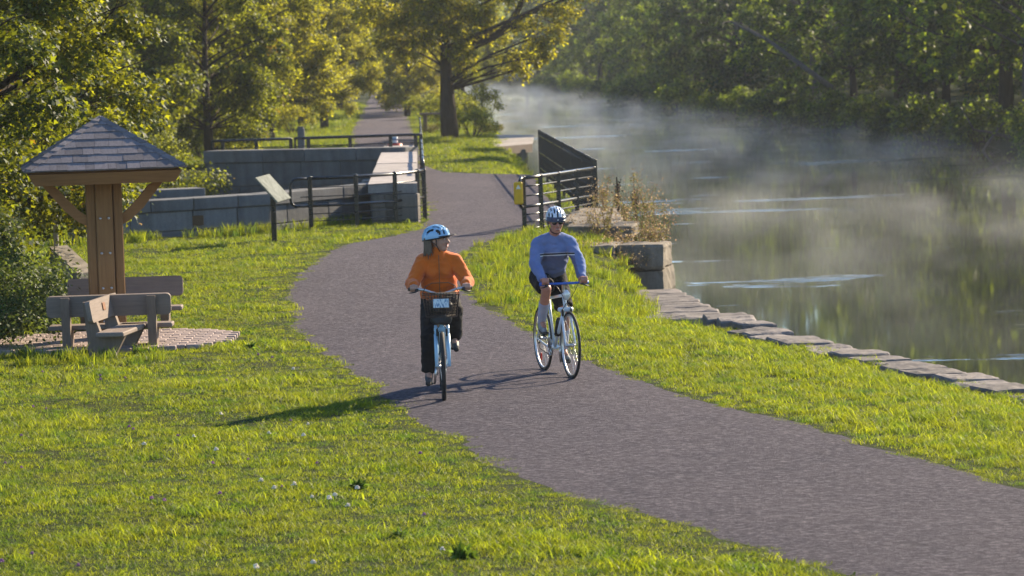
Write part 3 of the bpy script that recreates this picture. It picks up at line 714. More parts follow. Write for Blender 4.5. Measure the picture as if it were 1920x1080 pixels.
for (px_, tt) in ((968, .1), (990, .9)):
    p = q[0].lerp(q[1], (px_ - 925) / 73).lerp(q[3], tt * .3)
    MB().box((p.x, p.y, -1.0), (.75, .5, 1.6), None, .03).build('support', MAT['limestone'], dk)
# bench beside the big tree
tb = D(812, 213, 150); bt = empty('picnic_bench', (tb.x, 150, 0), 0, 'dark plank bench partly hidden left of the big trunk', 'bench')
MB().box((.2, 0, tb.z), (1.6, .4, .08), None, .01).build('seat', MAT['grey_x'], bt)
for s in (-.35, .6): MB().box((s, 0, tb.z / 2), (.16, .3, tb.z), None, .01).build('leg', MAT['grey_z'], bt)

# ------------------------------------------------------------------ trees
LEAF_SHAPES = {
    'diamond': np.array([(0, 0, 0), (.34, .45, .06), (0, 1, 0), (-.34, .45, .06)], float),
    'long': np.array([(0, 0, 0), (.17, .40, .05), (0, 1, -.06), (-.17, .40, .05)], float),
    'lobed': np.array([(0, 0, 0), (.44, .36, .07), (.17, .52, .02), (0, 1, -.04), (-.17, .52, .02), (-.44, .36, .07)], float),
    'maple': np.array([(0, 0, 0), (.30, .18, .02), (.50, .52, .08), (.20, .52, .02), (0, 1, -.03), (-.20, .52, .02), (-.50, .52, .08), (-.30, .18, .02)], float),
}
def leaves(P, size, shape, rs, up=.55, droop=.35, out=None):
    """leaf faces at points P; returns a mesh"""
    N = len(P); S = LEAF_SHAPES[shape]; k = len(S)
    nrm = rs.normal(size=(N, 3)) * (1 - up); nrm[:, 2] += up * 1.1
    if out is not None: nrm += out * .45
    nrm /= np.linalg.norm(nrm, axis=1)[:, None] + 1e-9
    d = rs.normal(size=(N, 3)); d[:, 2] -= droop * 1.5
    if out is not None: d += out * .8
    d -= nrm * np.sum(d * nrm, 1)[:, None]; d /= np.linalg.norm(d, axis=1)[:, None] + 1e-9
    s = np.cross(d, nrm); sz = size * rs.uniform(.6, 1.25, N)
    V = P[:, None, :] + sz[:, None, None] * (S[None, :, 0:1] * s[:, None, :] + S[None, :, 1:2] * d[:, None, :] + S[None, :, 2:3] * nrm[:, None, :])
    return npmesh('crown', V.reshape(-1, 3), np.arange(N * k), k)
def crown_points(clumps, per, rs, flat=.55):
    """leafy sprays: short twigs out of every clump centre, leaves along them"""
    out_p, out_d = [], []
    for (c, r) in clumps:
        nt_ = max(5, int(per * (r ** 2) / 40)); cen = np.array(c)
        dirs = rs.normal(size=(nt_, 3)); dirs /= np.linalg.norm(dirs, axis=1)[:, None]; dirs[:, 2] *= flat
        for d in dirs:
            n = 40; t = rs.uniform(.25, 1.0, n) ** .7
            p = cen + d * r * t[:, None] * rs.uniform(.7, 1.15) + rs.normal(size=(n, 3)) * r * .14
            p[:, 2] -= (t ** 2) * r * .22
            out_p.append(p); out_d.append(np.repeat(d[None], n, 0))
    return np.concatenate(out_p), np.concatenate(out_d)
def bend(p0, p1, rs, n=5, sag=.12):
    p0 = np.array(p0, float); p1 = np.array(p1, float); L = np.linalg.norm(p1 - p0); o = rs.normal(size=3) * L * sag; o[2] = abs(o[2]) * .6
    return [tuple(p0 + (p1 - p0) * t + o * math.sin(PI * t)) for t in np.linspace(0, 1, n)]
def tree_proto(seed, H, base, R, ncl, per, lsize, shape, tr, lean=.0, cr=(.9, 1.5), extra=(), limbs=(), low=.0, trunk_top=.8):
    """returns (trunk mesh, crown mesh) of a tree standing at the origin"""
    rs = np.random.RandomState(seed); mb = MB()
    top = np.array([lean, rs.uniform(-.3, .3), H * trunk_top]); tp = []
    for k in range(9):
        t = k / 8; tp.append(np.array([lean * t * t + .10 * math.sin(t * 5 + seed), .10 * math.sin(t * 4 + 2 * seed), H * trunk_top * t - .15]))
    rads = [tr * (1.25 if k == 0 else 1.08 if k == 1 else (1 - .82 * k / 8)) for k in range(9)]
    mb.tube([tuple(p) for p in tp], rads, 10)
    clumps = list(extra)
    for i in range(ncl):
        t = (i + .5) / ncl; z = base + (H - base) * t
        prof = math.sin(PI * min(1, .18 + .82 * t) ** .8) ** .7
        a = i * 2.399 + rs.uniform(-.5, .5); rr = R * prof * math.sqrt(rs.uniform(.15, 1.0))
        c = (math.cos(a) * rr + lean * t, math.sin(a) * rr, z + rs.uniform(-.4, .4)); clumps.append((c, rs.uniform(*cr) * (1 - .25 * t)))
    for (c, r) in clumps:
        zt = max(.15 * H, min(H * trunk_top * .97, c[2] - .35 * math.hypot(c[0], c[1]) - .2)); t = zt / (H * trunk_top)
        k = min(7, int(t * 8)); s = tp[k] + (tp[k + 1] - tp[k]) * (t * 8 - k)
        rb = min(tr * .42, .018 + .013 * np.linalg.norm(np.array(c) - s)); pts = bend(s, c, rs)
        mb.tube(pts, [rb * (1 - .8 * q / 4) for q in range(5)], 6)
        for _ in range(3):
            e = np.array(c) + rs.normal(size=3) * r * .55; mb.tube(bend(pts[3], e, rs, 4), [rb * .3, rb * .25, rb * .18, .004], 4)
    for (pts, r0, r1) in limbs:
        n = len(pts); mb.tube(pts, [r0 + (r1 - r0) * k / (n - 1) for k in range(n)], 9)
    P, dd = crown_points(clumps, per, rs); keep = P[:, 2] > low; P = P[keep]; dd = dd[keep]
    return mb.mesh('trunk'), leaves(P, lsize, shape, rs, out=dd)
def bush_proto(seed, H, R, per, lsize, shape, ncl=10):
    rs = np.random.RandomState(seed); mb = MB(); clumps = []
    for i in range(ncl):
        a = i * 2.399; rr = R * math.sqrt(rs.uniform(0, 1)) * .75; c = (math.cos(a) * rr, math.sin(a) * rr, H * rs.uniform(.25, .8) * (1 - .35 * rr / R))
        clumps.append((c, rs.uniform(.32, .5) * min(R, H))); mb.tube(bend((c[0] * .2, c[1] * .2, -.1), c, rs), [.03, .026, .02, .015, .006], 5)
    P, dd = crown_points(clumps, per, rs); P[:, 2] = np.maximum(P[:, 2], .02 + rs.uniform(0, .1, len(P)))
    return mb.mesh('stem'), leaves(P, lsize, shape, rs, out=dd)
def plant_tree(name, proto, loc, rz, s, lmat, label, cat='tree', group=None, bark='bark', parts=('trunk', 'crown')):
    e = empty(name, loc, rz, label, cat, group); sc = s if isinstance(s, tuple) else (s, s, s); e.scale = sc
    for nm, me, mt in ((parts[0], proto[0], MAT[bark]), (parts[1], proto[1], lmat)):
        o = bpy.data.objects.new(nm, me); COL.objects.link(o); o.parent = e
        if len(me.materials) == 0: me.materials.append(mt)
        o.material_slots[0].link = 'OBJECT'; o.material_slots[0].material = mt
    return e
def gz(x, y): return float(zg(x, y))
ORD = ['first', 'second', 'third', 'fourth', 'fifth', 'sixth', 'seventh', 'eighth', 'ninth', 'tenth', 'eleventh', 'twelfth', 'thirteenth', 'fourteenth', 'fifteenth', 'sixteenth', 'seventeenth', 'eighteenth', 'nineteenth', 'twentieth']
def ordn(k):
    if k < 20: return ORD[k]
    tens = {2: 'twenty', 3: 'thirty', 4: 'forty', 5: 'fifty'}; t_, u_ = divmod(k + 1, 10)
    return tens[t_] + ('ieth' if False else '') + ('-' + ORD[u_ - 1] if u_ else 'th') if u_ else {2: 'twentieth', 3: 'thirtieth', 4: 'fortieth', 5: 'fiftieth'}[t_]
# near maples behind the kiosk
mapleA = tree_proto(3, 9.0, 1.3, 3.3, 92, 2900, .092, 'lobed', .20, cr=(.48, .85), low=.25)
mapleB = tree_proto(8, 8.0, .9, 2.8, 84, 2900, .09, 'lobed', .16, cr=(.45, .8), low=.2)
plant_tree('maple_tree', mapleA, (-8.1, 50.5, 0), .4, 1.0, MAT['leaf_maple'], 'bushy maple with sunlit leaves spreading behind and above the kiosk roof')
plant_tree('maple_tree', mapleB, (-8.4, 44.0, 0), 2.0, 1.0, MAT['leaf_maple'], 'dark maple at the picture edge left of the kiosk')
plant_tree('maple_tree', mapleB, (-10.6, 56.0, 0), 4.2, 1.15, MAT['leaf_maple'], 'shaded maple filling the gap farther behind the kiosk, beyond its neighbour')
bushA = bush_proto(5, 1.7, 1.2, 3600, .055, 'diamond', 14)
bushB = bush_proto(6, 2.6, 1.8, 560, .13, 'diamond', 12)
bushC = bush_proto(9, 1.3, 1.3, 900, .10, 'long', 12)
plant_tree('shrub', bushA, (-6.55, 41.2, 0), 0, 1.0, MAT['leaf_bush'], 'small-leaved dark green shrub left of the benches', 'shrub', None, 'bark', ('stem', 'foliage'))
plant_tree('shrub', bushA, (-6.9, 44.2, 0), 1.2, (1.1, 1.1, 1.25), MAT['leaf_bush'], 'taller dark shrub under the maple, just behind the one by the benches', 'shrub', None, 'bark', ('stem', 'foliage'))
# trees of the middle distance left of the path
midA = tree_proto(21, 13, 2.0, 4.2, 88, 1300, .155, 'diamond', .28, cr=(.7, 1.2), low=.4)
midB = tree_proto(22, 12, 1.3, 3.6, 86, 1300, .155, 'diamond', .22, cr=(.65, 1.15), low=.3)
midC = tree_proto(23, 14, 2.8, 4.6, 86, 1300, .19, 'long', .26, cr=(.7, 1.25), low=.8)
M_ = [('midA', -13.5, 108, .9, 'leaf_mid', 'broad green tree rising behind the left end of the granite lock wall'),
      ('midB', -9.6, 112, .72, 'leaf_mid', 'leafy tree right behind the granite wall beside the stone marker post'),
      ('midC', -11.0, 128, .95, 'leaf_gold', 'tall tree with orange-tinged leaves hanging above the granite wall'),
      ('midB', -16.5, 122, 1.1, 'leaf_mid', 'dark tree deep behind the granite wall, next to the maple branches'),
      ('midA', -10.4, 150, .85, 'leaf_gold', 'yellow-green tree leaning over the left verge of the far path'),
      ('midC', -10.6, 181, .9, 'leaf_mid', 'slim-trunked tree standing on the grass verge left of the far path'),
      ('midA', -15.0, 170, 1.1, 'leaf_mid', 'dense tree filling the wood left of the far path'),
      ('midB', -18.0, 145, 1.2, 'leaf_mid', 'deeper tree of the wood, behind the orange-tinged one'),
      ('midA', -8.9, 168, .62, 'leaf_gold', 'small gold tree whose boughs arch over the far path from the left verge'),
      ('midB', -5.6, 196, .72, 'leaf_gold', 'gold tree whose boughs arch over the far path from the right verge'),
      ('midC', -11.0, 228, .8, 'leaf_mid', 'tree crowding the left edge of the far path where it darkens'),
      ('midC', -13.2, 212, 1.0, 'leaf_gold', 'golden tree arching over the far path from its left side'),
      ('midA', -14.6, 245, 1.0, 'leaf_mid', 'hazy tree left of the path where it narrows'),
      ('midB', -16.0, 285, 1.1, 'leaf_mid', 'small hazy tree left of the path near its vanishing end'),
      ('midC', -19.5, 330, 1.1, 'leaf_gold', 'faint tree left of the path at its vanishing end'),
      ('midA', -22.0, 390, 1.2, 'leaf_mid', 'faintest tree left of the path, beyond its vanishing end'),
      ('midB', -6.9, 262, .85, 'leaf_mid', 'hazy tree on the strip between far path and canal'),
      ('midC', -3.8, 205, .75, 'leaf_mid', 'drooping tree just beyond the big trunk on the canal side'),
      ('midA', -3.0, 238, .8, 'leaf_mid', 'rounded hazy tree at the canal edge beyond the drooping one'),
      ('midB', -9.0, 330, 1.0, 'leaf_mid', 'hazy tree right of the far path near its end'),
      ('midA', -5.0, 300, 1.0, 'leaf_mid', 'hazy bank tree where the misty canal meets the wood'),
      ('midC', -9.5, 395, 1.1, 'leaf_mid', 'pale tree closing the view above the end of the path'),
      ('midB', -14.0, 440, 1.3, 'leaf_mid', 'palest tree behind the end of the path'),
      ('midA', -9.0, 450, 1.3, 'leaf_mid', 'palest tree at the far bend of the canal')]
PRT = dict(midA=midA, midB=midB, midC=midC)
for k, (pn, x, y, s, lm, lab) in enumerate(M_):
    plant_tree('tree', PRT[pn], (x, y, 0), k * 1.7, s, MAT[lm], lab)
# the big tree beside the path with its long limb over the water
bx, by = G(845, 262).x, G(845, 262).y
def T(px, py, dy=0.0): p = D(px, py, by + dy); return (p.x - bx, p.y - by, p.z)
big_limb = [T(848, 100), T(885, 78, -.3), T(925, 70, -.5), T(955, 45, -.6), T(975, 12, -.6), T(990, -40, -.6), T(1010, -110, -.5)]
limb2 = [T(955, 45, -.6), T(1000, 20, -.9), T(1045, 5, -1.1), T(1100, -18, -1.3)]
limb3 = [T(842, 60), T(800, 20, .3), T(755, -20, .4), T(700, -60, .5)]
ex = [(T(1005, 85, -.8), .75), (T(960, 110, -.6), .6), (T(1030, 105, -1), .45), (T(985, 40, -.9), .7), (T(1050, 20, -1.1), .8), (T(1085, -25, -1.2), .9), (T(875, 120, -.9), .55), (T(860, 60, -1.0), .75), (T(905, 30, -.9), .8), (T(820, 40, -.9), .9),
      (T(785, 70, -.6), .8), (T(745, 40, -.5), .9), (T(765, 100, -.4), .6), (T(700, 20, -.3), 1.0), (T(720, 75, -.2), .6), (T(810, -20, -.8), 1.1), (T(940, -20, -.8), 1.1), (T(1010, -40, -.8), 1.2), (T(870, -60, -.5), 1.3), (T(680, -40, 0), 1.2), (T(868, 95, -1.2), .7), (T(885, 20, -1.2), .9), (T(840, 10, -1.2), .9), (T(780, 20, -.9), 1.0), (T(735, 85, -.6), .55), (T(925, 60, 1.5), .8), (T(1000, 110, .5), .55), (T(1040, 60, -.6), .7), (T(970, 130, .8), .6)]
bigt = tree_proto(41, 14, 8.2, 3.8, 13, 1700, .13, 'diamond', .31, cr=(1.0, 1.8), extra=ex, limbs=[(big_limb, .20, .07), (limb2, .10, .03), (limb3, .17, .06)], low=1.6)
plant_tree('big_tree', bigt, (bx, by, 0), 0, 1.0, MAT['leaf_gold'], 'big yellow-green tree with thick dark trunk and limb reaching over the canal')
# shrubs along the far path and the canal edge
S_ = [(-1.4, 142, .62, 'bushB', 'leafy shrub at the foot of the big trunk on the water side'), (-.7, 148, .55, 'bushC', 'low weedy shrub between big trunk and dock'), (-3.2, 150, .5, 'bushC', 'low shrub left of the big trunk beside the plank bench'),
      (-2.6, 165, .8, 'bushB', 'rounded shrub behind the big trunk'), (-1.6, 180, .9, 'bushB', 'leafy shrub beyond the dock at the canal edge'), (-4.4, 185, .7, 'bushB', 'shrub on the right verge of the far path'),
      (-6.0, 215, .9, 'bushB', 'bigger shrub farther along the right verge of the far path'), (-8.3, 275, 1.1, 'bushB', 'hazy shrub crowding the right side of the path'), (-9.6, 310, 1.3, 'bushB', 'last hazy shrub right of the path'),
      (-9.9, 160, .7, 'bushB', 'sunlit shrub left of the far path behind the stone marker'), (-9.2, 118, .55, 'bushB', 'pale sunlit shrub just left of the stone marker'), (-10.6, 104, .7, 'bushB', 'shrub behind the short railing on the granite wall'), (-11.6, 97, .8, 'bushB', 'dark shrub at the left end of the granite wall'),
      (-12.6, 200, .9, 'bushB', 'shrub under the trees left of the far path'), (-13.8, 240, 1.0, 'bushB', 'hazy shrub along the left verge of the far path'), (-15.0, 280, 1.1, 'bushB', 'farthest shrub along the left verge of the far path'), (-9.9, 86, .7, 'bushB', 'shrub above the stone ledge'), (-9.6, 68.5, .55, 'bushB', 'dark shrub behind the left end of the low stone wall'), (-8.9, 94, .85, 'bushB', 'leafy shrub filling the chamber corner by the granite wall end'), (-9.4, 79, .9, 'bushB', 'tall shrub behind the low stone wall right beside the kiosk roof'),
      (-11.9, 113, 1.35, 'bushB', 'big undergrowth shrub below the broad tree behind the granite wall'), (-13.4, 126, 1.5, 'bushB', 'largest undergrowth shrub in the shade behind the granite wall'), (-12.6, 140, 1.3, 'bushB', 'shaded shrub between the trunks left of the far path'), (-13.9, 101, 1.4, 'bushB', 'shaded shrub beside the maple behind the granite wall end'), (-12.0, 158, 1.1, 'bushB', 'shrub at the wood edge left of the sunlit verge'), (-10.7, 122, .9, 'bushB', 'middle-sized shrub behind the stone marker and railing')]
PB = dict(bushA=bushA, bushB=bushB, bushC=bushC)
for k, (x, y, s, pb, lab) in enumerate(S_):
    plant_tree('shrub', PB[pb], (x, y, min(0, gz(x, y))), k * 1.1, s, MAT['leaf_gold' if k in (0, 9, 10) else 'leaf_weed' if k in (1, 2) else 'leaf_mid'], lab, 'shrub', None, 'bark', ('stem', 'foliage'))
# far bank
farA = tree_proto(61, 15, 1.6, 4.6, 76, 260, .27, 'diamond', .24, cr=(.85, 1.5), low=.5)
farB = tree_proto(62, 13, 1.0, 4.0, 74, 260, .26, 'diamond', .20, cr=(.8, 1.4), low=.4)
farC = tree_proto(63, 17, 3.5, 4.4, 72, 260, .27, 'diamond', .26, lean=-1.8, cr=(.85, 1.5), low=.8)
bushF = bush_proto(66, 3.2, 2.6, 260, .22, 'diamond', 14)
rf = random.Random(17); y = 118.0; k = 0; FARP = [farA, farB, farC]
while y < 470:
    x = float(xr(y)) + rf.uniform(2.2, 4.6)
    plant_tree('bank_tree', FARP[k % 3], (x, y, gz(x, y) - .1), rf.uniform(0, 6.28), rf.uniform(.85, 1.15), MAT['leaf_far'], 'hazy green tree on the far bank, %s along the water from the near end' % ordn(k), 'tree', 'trees along the far bank', 'bark_pale' if k % 3 == 2 else 'bark')
    y += 6.0 + .022 * y + rf.uniform(-1, 1.5); k += 1
y = 112.0; k = 0
while y < 500:
    x = float(xr(y)) + rf.uniform(9.5, 13)
    plant_tree('bank_tree', FARP[(k + 1) % 3], (x, y, gz(x, y) - .1), rf.uniform(0, 6.28), rf.uniform(.9, 1.1), MAT['leaf_far'], 'tall tree of the far wood behind the bank row, %s from the near end' % ordn(k), 'tree', 'trees of the wood behind the far bank')
    y += 8.0 + .03 * y; k += 1
y = 122.0; k = 0
while y < 430:
    x = float(xr(y)) + rf.uniform(.3, 1.2)
    plant_tree('bank_shrub', bushF, (x, y, gz(x, y) - .2), rf.uniform(0, 6.28), rf.uniform(.55, 1.05), MAT['leaf_far'], 'shrub overhanging the far waterline, %s from the near end' % ordn(k), 'shrub', 'shrubs at the far waterline', 'bark', ('stem', 'foliage'))
    y += 4.5 + .025 * y + rf.uniform(-1, 1.5); k += 1
# the wood behind, which reads as one mass
def wood(name, label, pts, H, n, lsize, seed, mat, off=0.0):
    rs = np.random.RandomState(seed); P = []
    pts = np.array(pts, float); seg = rs.randint(0, len(pts) - 1, n); t = rs.uniform(0, 1, n)[:, None]
    base = pts[seg] * (1 - t) + pts[seg + 1] * t
    hz = H * (.82 + .18 * np.sin(base[:, 1] * .31) * np.cos(base[:, 0] * .5 + base[:, 1] * .13))
    Z = rs.uniform(0, 1, n) ** .9 * hz
    Q = np.stack([base[:, 0] + rs.uniform(-3, 3, n) + off, base[:, 1] + rs.normal(size=n) * 3.0, Z], 1)
    Q[:, 2] += zg(Q[:, 0], Q[:, 1]).clip(-.5, 4)
    return tag(link(name, leaves(Q, lsize, 'diamond', rs), mat), label, 'wood', None, 'stuff')
wood('woods', 'dark hazy wood filling the view behind the far bank trees', [(float(xr(y)) + 19, y) for y in (100, 150, 200, 260, 330, 420, 520, 620)], 15, 110000, .40, 5, MAT['leaf_far'], 1.5)
wood('woods', 'dark wood behind the maples and the lock on the near side', [(-15, 52), (-15, 66), (-15, 80), (-15.5, 95), (-15.5, 110), (-15.5, 130), (-16, 150), (-17, 180), (-18.5, 215), (-20.5, 260), (-23.5, 310), (-27, 370), (-31, 430), (-24, 455), (-14, 465), (-4, 475), (6, 500)], 15, 150000, .32, 6, MAT['leaf_mid'], -2.5)

# bare fallen branches and leaning trunks at the right end of the far bank
def snag(label, pts, r0, r1):
    p0 = Vector(pts[0]); mb = MB(); n = len(pts); mb.tube([Vector(p) - p0 for p in pts], [r0 + (r1 - r0) * k / (n - 1) for k in range(n)], 7)
    rs = np.random.RandomState(len(label))
    for k in range(1, n):
        e = np.array(pts[k]) + rs.normal(size=3) * np.array([.8, .5, .6]); mb.tube(bend(np.array(pts[k]) - np.array(p0), e - np.array(p0), rs, 4), [r1, r1 * .7, r1 * .4, .008], 5)
    o = mb.build('bare_branch', MAT['bark_pale'], None); o.location = p0; tag(o, label, 'branch')
snag('bare grey fallen branch reaching down into the water under the far bank shrubs', [D(1925, 262, 134), D(1880, 255, 133), D(1850, 247, 132), D(1825, 243, 131)], .10, .03)
snag('thin bare branch leaning from the water up into the far bank shrubs', [D(1835, 300, 131), D(1850, 272, 132), D(1872, 240, 133), D(1900, 215, 134)], .07, .02)
snag('leaning pale dead trunk among the far bank trees', [D(1560, 165, 170), D(1500, 120, 171), D(1440, 75, 172), D(1370, 40, 173)], .16, .05)

# ------------------------------------------------------------------ weeds by the pier
def stalk_plant(loc, h, n, spread, label, seed, mat='leaf_weed', seeds=True, group='tall weeds on the stone pier', lsize=.06):
    rs = np.random.RandomState(seed); e = empty('weed_plant', loc, 0, label, 'plant', group); mb = MB(); P = []; D_ = []; SP = []
    for k in range(n):
        a = rs.uniform(0, 6.28); q = rs.uniform(.3, 1) * spread; hh = h * rs.uniform(.65, 1.0); tip = np.array([math.cos(a) * q, math.sin(a) * q, hh])
        pts = bend((rs.normal() * .05, rs.normal() * .05, -.05), tip, rs, 6, .06); mb.tube(pts, [.011, .010, .008, .007, .005, .003], 5)
        A = np.array(pts)
        for m in range(int(70 * hh)):
            t = rs.uniform(.08, .97); i = min(4, int(t * 5)); p = A[i] + (A[i + 1] - A[i]) * (t * 5 - i); d = rs.normal(size=3); d[2] = abs(d[2]) * .5; d /= np.linalg.norm(d)
            P.append(p + d * .02); D_.append(d)
        for m in range(70 if seeds else 0):
            t = rs.uniform(.62, 1.02); i = min(4, int(t * 5)); p = A[i] + (A[i + 1] - A[i]) * (t * 5 - i); SP.append(p + rs.normal(size=3) * np.array([.10, .10, .07]))
    mb.build('stalks', MAT['twig'], e); link('leaves', leaves(np.array(P), lsize, 'long', rs, .3, .1, np.array(D_)), MAT[mat], e)
    if SP: link('seed_heads', leaves(np.array(SP), .035, 'diamond', rs, .2, .1), MAT['seed_head'], e)['kind'] = 'stuff'
    return e
wp = [((1212, 476), 64.5, 1.55, 6, .30, 'tallest leafy weed on the pier edge with a green spike'), ((1135, 480), 63.2, 1.25, 8, .35, 'bushy tan weed between cyclist in blue and the pier'), ((1195, 470), 65.5, 1.2, 6, .4, 'brown seeded weed just behind the tallest one on the pier'),
      ((1240, 468), 63.6, 1.0, 5, .35, 'thin feathery weed on the outer corner of the pier'), ((1140, 430), 67.5, 1.15, 5, .25, 'pale seeded weed right beside the railing corner'), ((1110, 470), 64.0, .75, 8, .4, 'low yellowing weed at the railing foot behind the blue sleeve'), ((1160, 500), 61.8, .7, 7, .35, 'low green weed growing over the pier face'), ((1178, 520), 60.2, .55, 9, .4, 'straggling weed in front of the pier face beside the landing'), ((1225, 470), 61.5, .5, 8, .3, 'short weed clump on the pier top corner'), ((1120, 512), 61.0, .6, 10, .4, 'yellow weed clump at the end of the grass before the pier')]
for k, ((px, py), yy, h, n, spd, lab) in enumerate(wp):
    p = D(px, py, yy); stalk_plant((p.x, yy, p.z), h, n, spd, lab, 100 + k)
for (px, py0, py1, lab) in ((1160, 392, 332, 'dark dry mullein spike standing against the water beside the railing'), (1193, 396, 352, 'shorter dark dry spike to the right of the mullein spike')):
    a = D(px, py0, 67); b = D(px - 4, py1, 67); e = empty('dry_spike', (a.x, 67, a.z), 0, lab, 'plant'); mb = MB(); d = b - a
    mb.tube([(0, 0, -.15), d * .4, d], [.03, .028, .012], 6); mb.build('stalk', MAT['bark'], e)
    P = np.array([np.array(d) * t + RS.normal(size=3) * .035 for t in RS.uniform(.1, .8, 160)]); link('seed_pods', leaves(P, .05, 'diamond', RS, .3, 0), MAT['bark'], e)

# ------------------------------------------------------------------ grass
def blade_tuft(seed, n, h, spread, wdt, lean=.5, heads=0):
    rs = np.random.RandomState(seed); V = []; F = []
    for k in range(n):
        a = rs.uniform(0, 6.28); r_ = spread * math.sqrt(rs.uniform()); b = np.array([math.cos(a) * r_, math.sin(a) * r_, -.01])
        hh = h * rs.uniform(.45, 1.15); d = rs.normal(size=2) * lean; wv = wdt * rs.uniform(.7, 1.3); c = rs.uniform(0, 6.28); s = np.array([math.cos(c), math.sin(c), 0]) * wv
        m1 = b + np.array([d[0] * hh * .25, d[1] * hh * .25, hh * .55]); m2 = b + np.array([d[0] * hh * .8, d[1] * hh * .8, hh * (1 - .15 * abs(lean))])
        i = len(V); V += [b - s, b + s, m1 + s * .8, m1 - s * .8, m2 + s * .12, m2 - s * .12]; F += [i, i + 1, i + 2, i + 3, i + 3, i + 2, i + 4, i + 5]
    me = npmesh('grass_tuft', np.array(V), np.array(F), 4); me.materials.append(MAT['grass']); return me
def rosette(seed, n, sz, mat):
    rs = np.random.RandomState(seed); P = np.zeros((n, 3)); a = rs.uniform(0, 6.28, n); o = np.stack([np.cos(a), np.sin(a), rs.uniform(.2, .9, n)], 1); P += o * sz * .25
    me = leaves(P, sz, 'long', rs, .4, -.3, o * 2); me.materials.append(mat); return me
gcol = bpy.data.collections.new('grass_tufts')
tufts = [blade_tuft(1, 36, .045, .085, .0023, .8), blade_tuft(2, 34, .034, .09, .0023, 1.0), blade_tuft(3, 30, .065, .07, .0028, .7), blade_tuft(4, 36, .026, .09, .0030, 1.1), rosette(5, 18, .034, MAT['leaf_clover']), blade_tuft(6, 40, .19, .10, .0045, .4)]
for k, me in enumerate(tufts):
    o = bpy.data.objects.new('tuft_%d' % k, me); gcol.objects.link(o)
def grass_points():
    rs = np.random.RandomState(4); out = []
    def area(n, x0, x1, y0, y1):
        x = rs.uniform(x0, x1, n); y = rs.uniform(y0, y1, n); return x, y
    sets = []
    for (y0, y1, dens, xl, sc) in ((17, 28, 190, -6.5, 1.0), (28, 36, 150, -7.5, 1.05), (36, 48, 100, -9, 1.15), (48, 60, 60, -10, 1.35), (60, 72, 42, -10, 1.6), (72, 110, 14, -9, 2.4), (110, 170, 9, -12, 2.8), (170, 260, 3.5, -16, 4.0)):
        xr_ = 9.5 if y0 < 28 else 6.5 if y0 < 36 else 4
        n = int((xr_ - xl) * (y1 - y0) * dens); x, y = area(n, xl, xr_, y0, y1)
        d1 = ple(y) - x; d2 = x - pre(y); dp = np.maximum(d1, d2); u = x - xb(y)
        edge = -.07 + .11 * vnoise(x, y, 4.0) + .07 * vnoise(x, y, 11.0) + rs.normal(size=n) * .03
        ok = (dp > edge) & (u < np.where(y < 47, -.26, np.where(y < 100, -.25, -.5)))
        ok &= ~((y > 47.6) & (y < 63.5) & (u > -.84 + .12 * vnoise(x, y, 3.0)))
        ok &= ~((y > CH['y0'] - .5) & (y < CH['y1'] + .9) & (x < -1.9) & (x > -10))
        pp = pav.location; ok &= ~(((x - pp.x) ** 2 / 2.4 + (y - pp.y) ** 2 / 2.0 < 1.05))
        wl = np.interp(x, [p.x for p in nwp], [p.y for p in nwp]); ok &= ~((x < nwp[-1].x) & (y > wl - .06) & (y < wl + 1.2))
        x = x[ok]; y = y[ok]; m = len(x); dp = dp[ok]; right = d2[ok] > 0
        pat = vnoise(x, y, 1.6) + .6 * vnoise(x, y, 4.3) + rs.normal(size=m) * .35
        idx = np.where(pat > .75, 2, np.where(pat < -.7, 3, rs.randint(0, 2, m)))
        idx = np.where(rs.uniform(size=m) < .18, 4, idx)
        s = rs.uniform(.75, 1.25, m) * sc * (1 + .18 * pat)
        near_wall = (y > 62.5) & (y < 71) & (x < -1.6) & (wl[ok] - y < 1.3); idx = np.where(near_wall & (rs.uniform(size=m) < .22), 5, idx); s = np.where(near_wall, s * .75, s)
        tall = right & (y > 20) & (y < 66); idx = np.where(tall & (rs.uniform(size=m) < .45), 2, idx); s = np.where(tall, s * 1.02, s)
        tall2 = right & (y > 44) & (y < 66); idx = np.where(tall2 & (rs.uniform(size=m) < .18), 5, idx); s = np.where(tall2, s * .58, s)
        s *= np.where(dp < .25, .75, 1.0)
        fk = (y > 38.3) & (y < 40.0) & (x < -3.9); idx = np.where(fk & (rs.uniform(size=m) < .10), 5, idx); s = np.where(fk & (idx == 5), s * .7, s)
        sets.append(np.stack([x, y, zg(x, y), idx, s, rs.uniform(0, 6.28, m)], 1))
    return np.concatenate(sets)
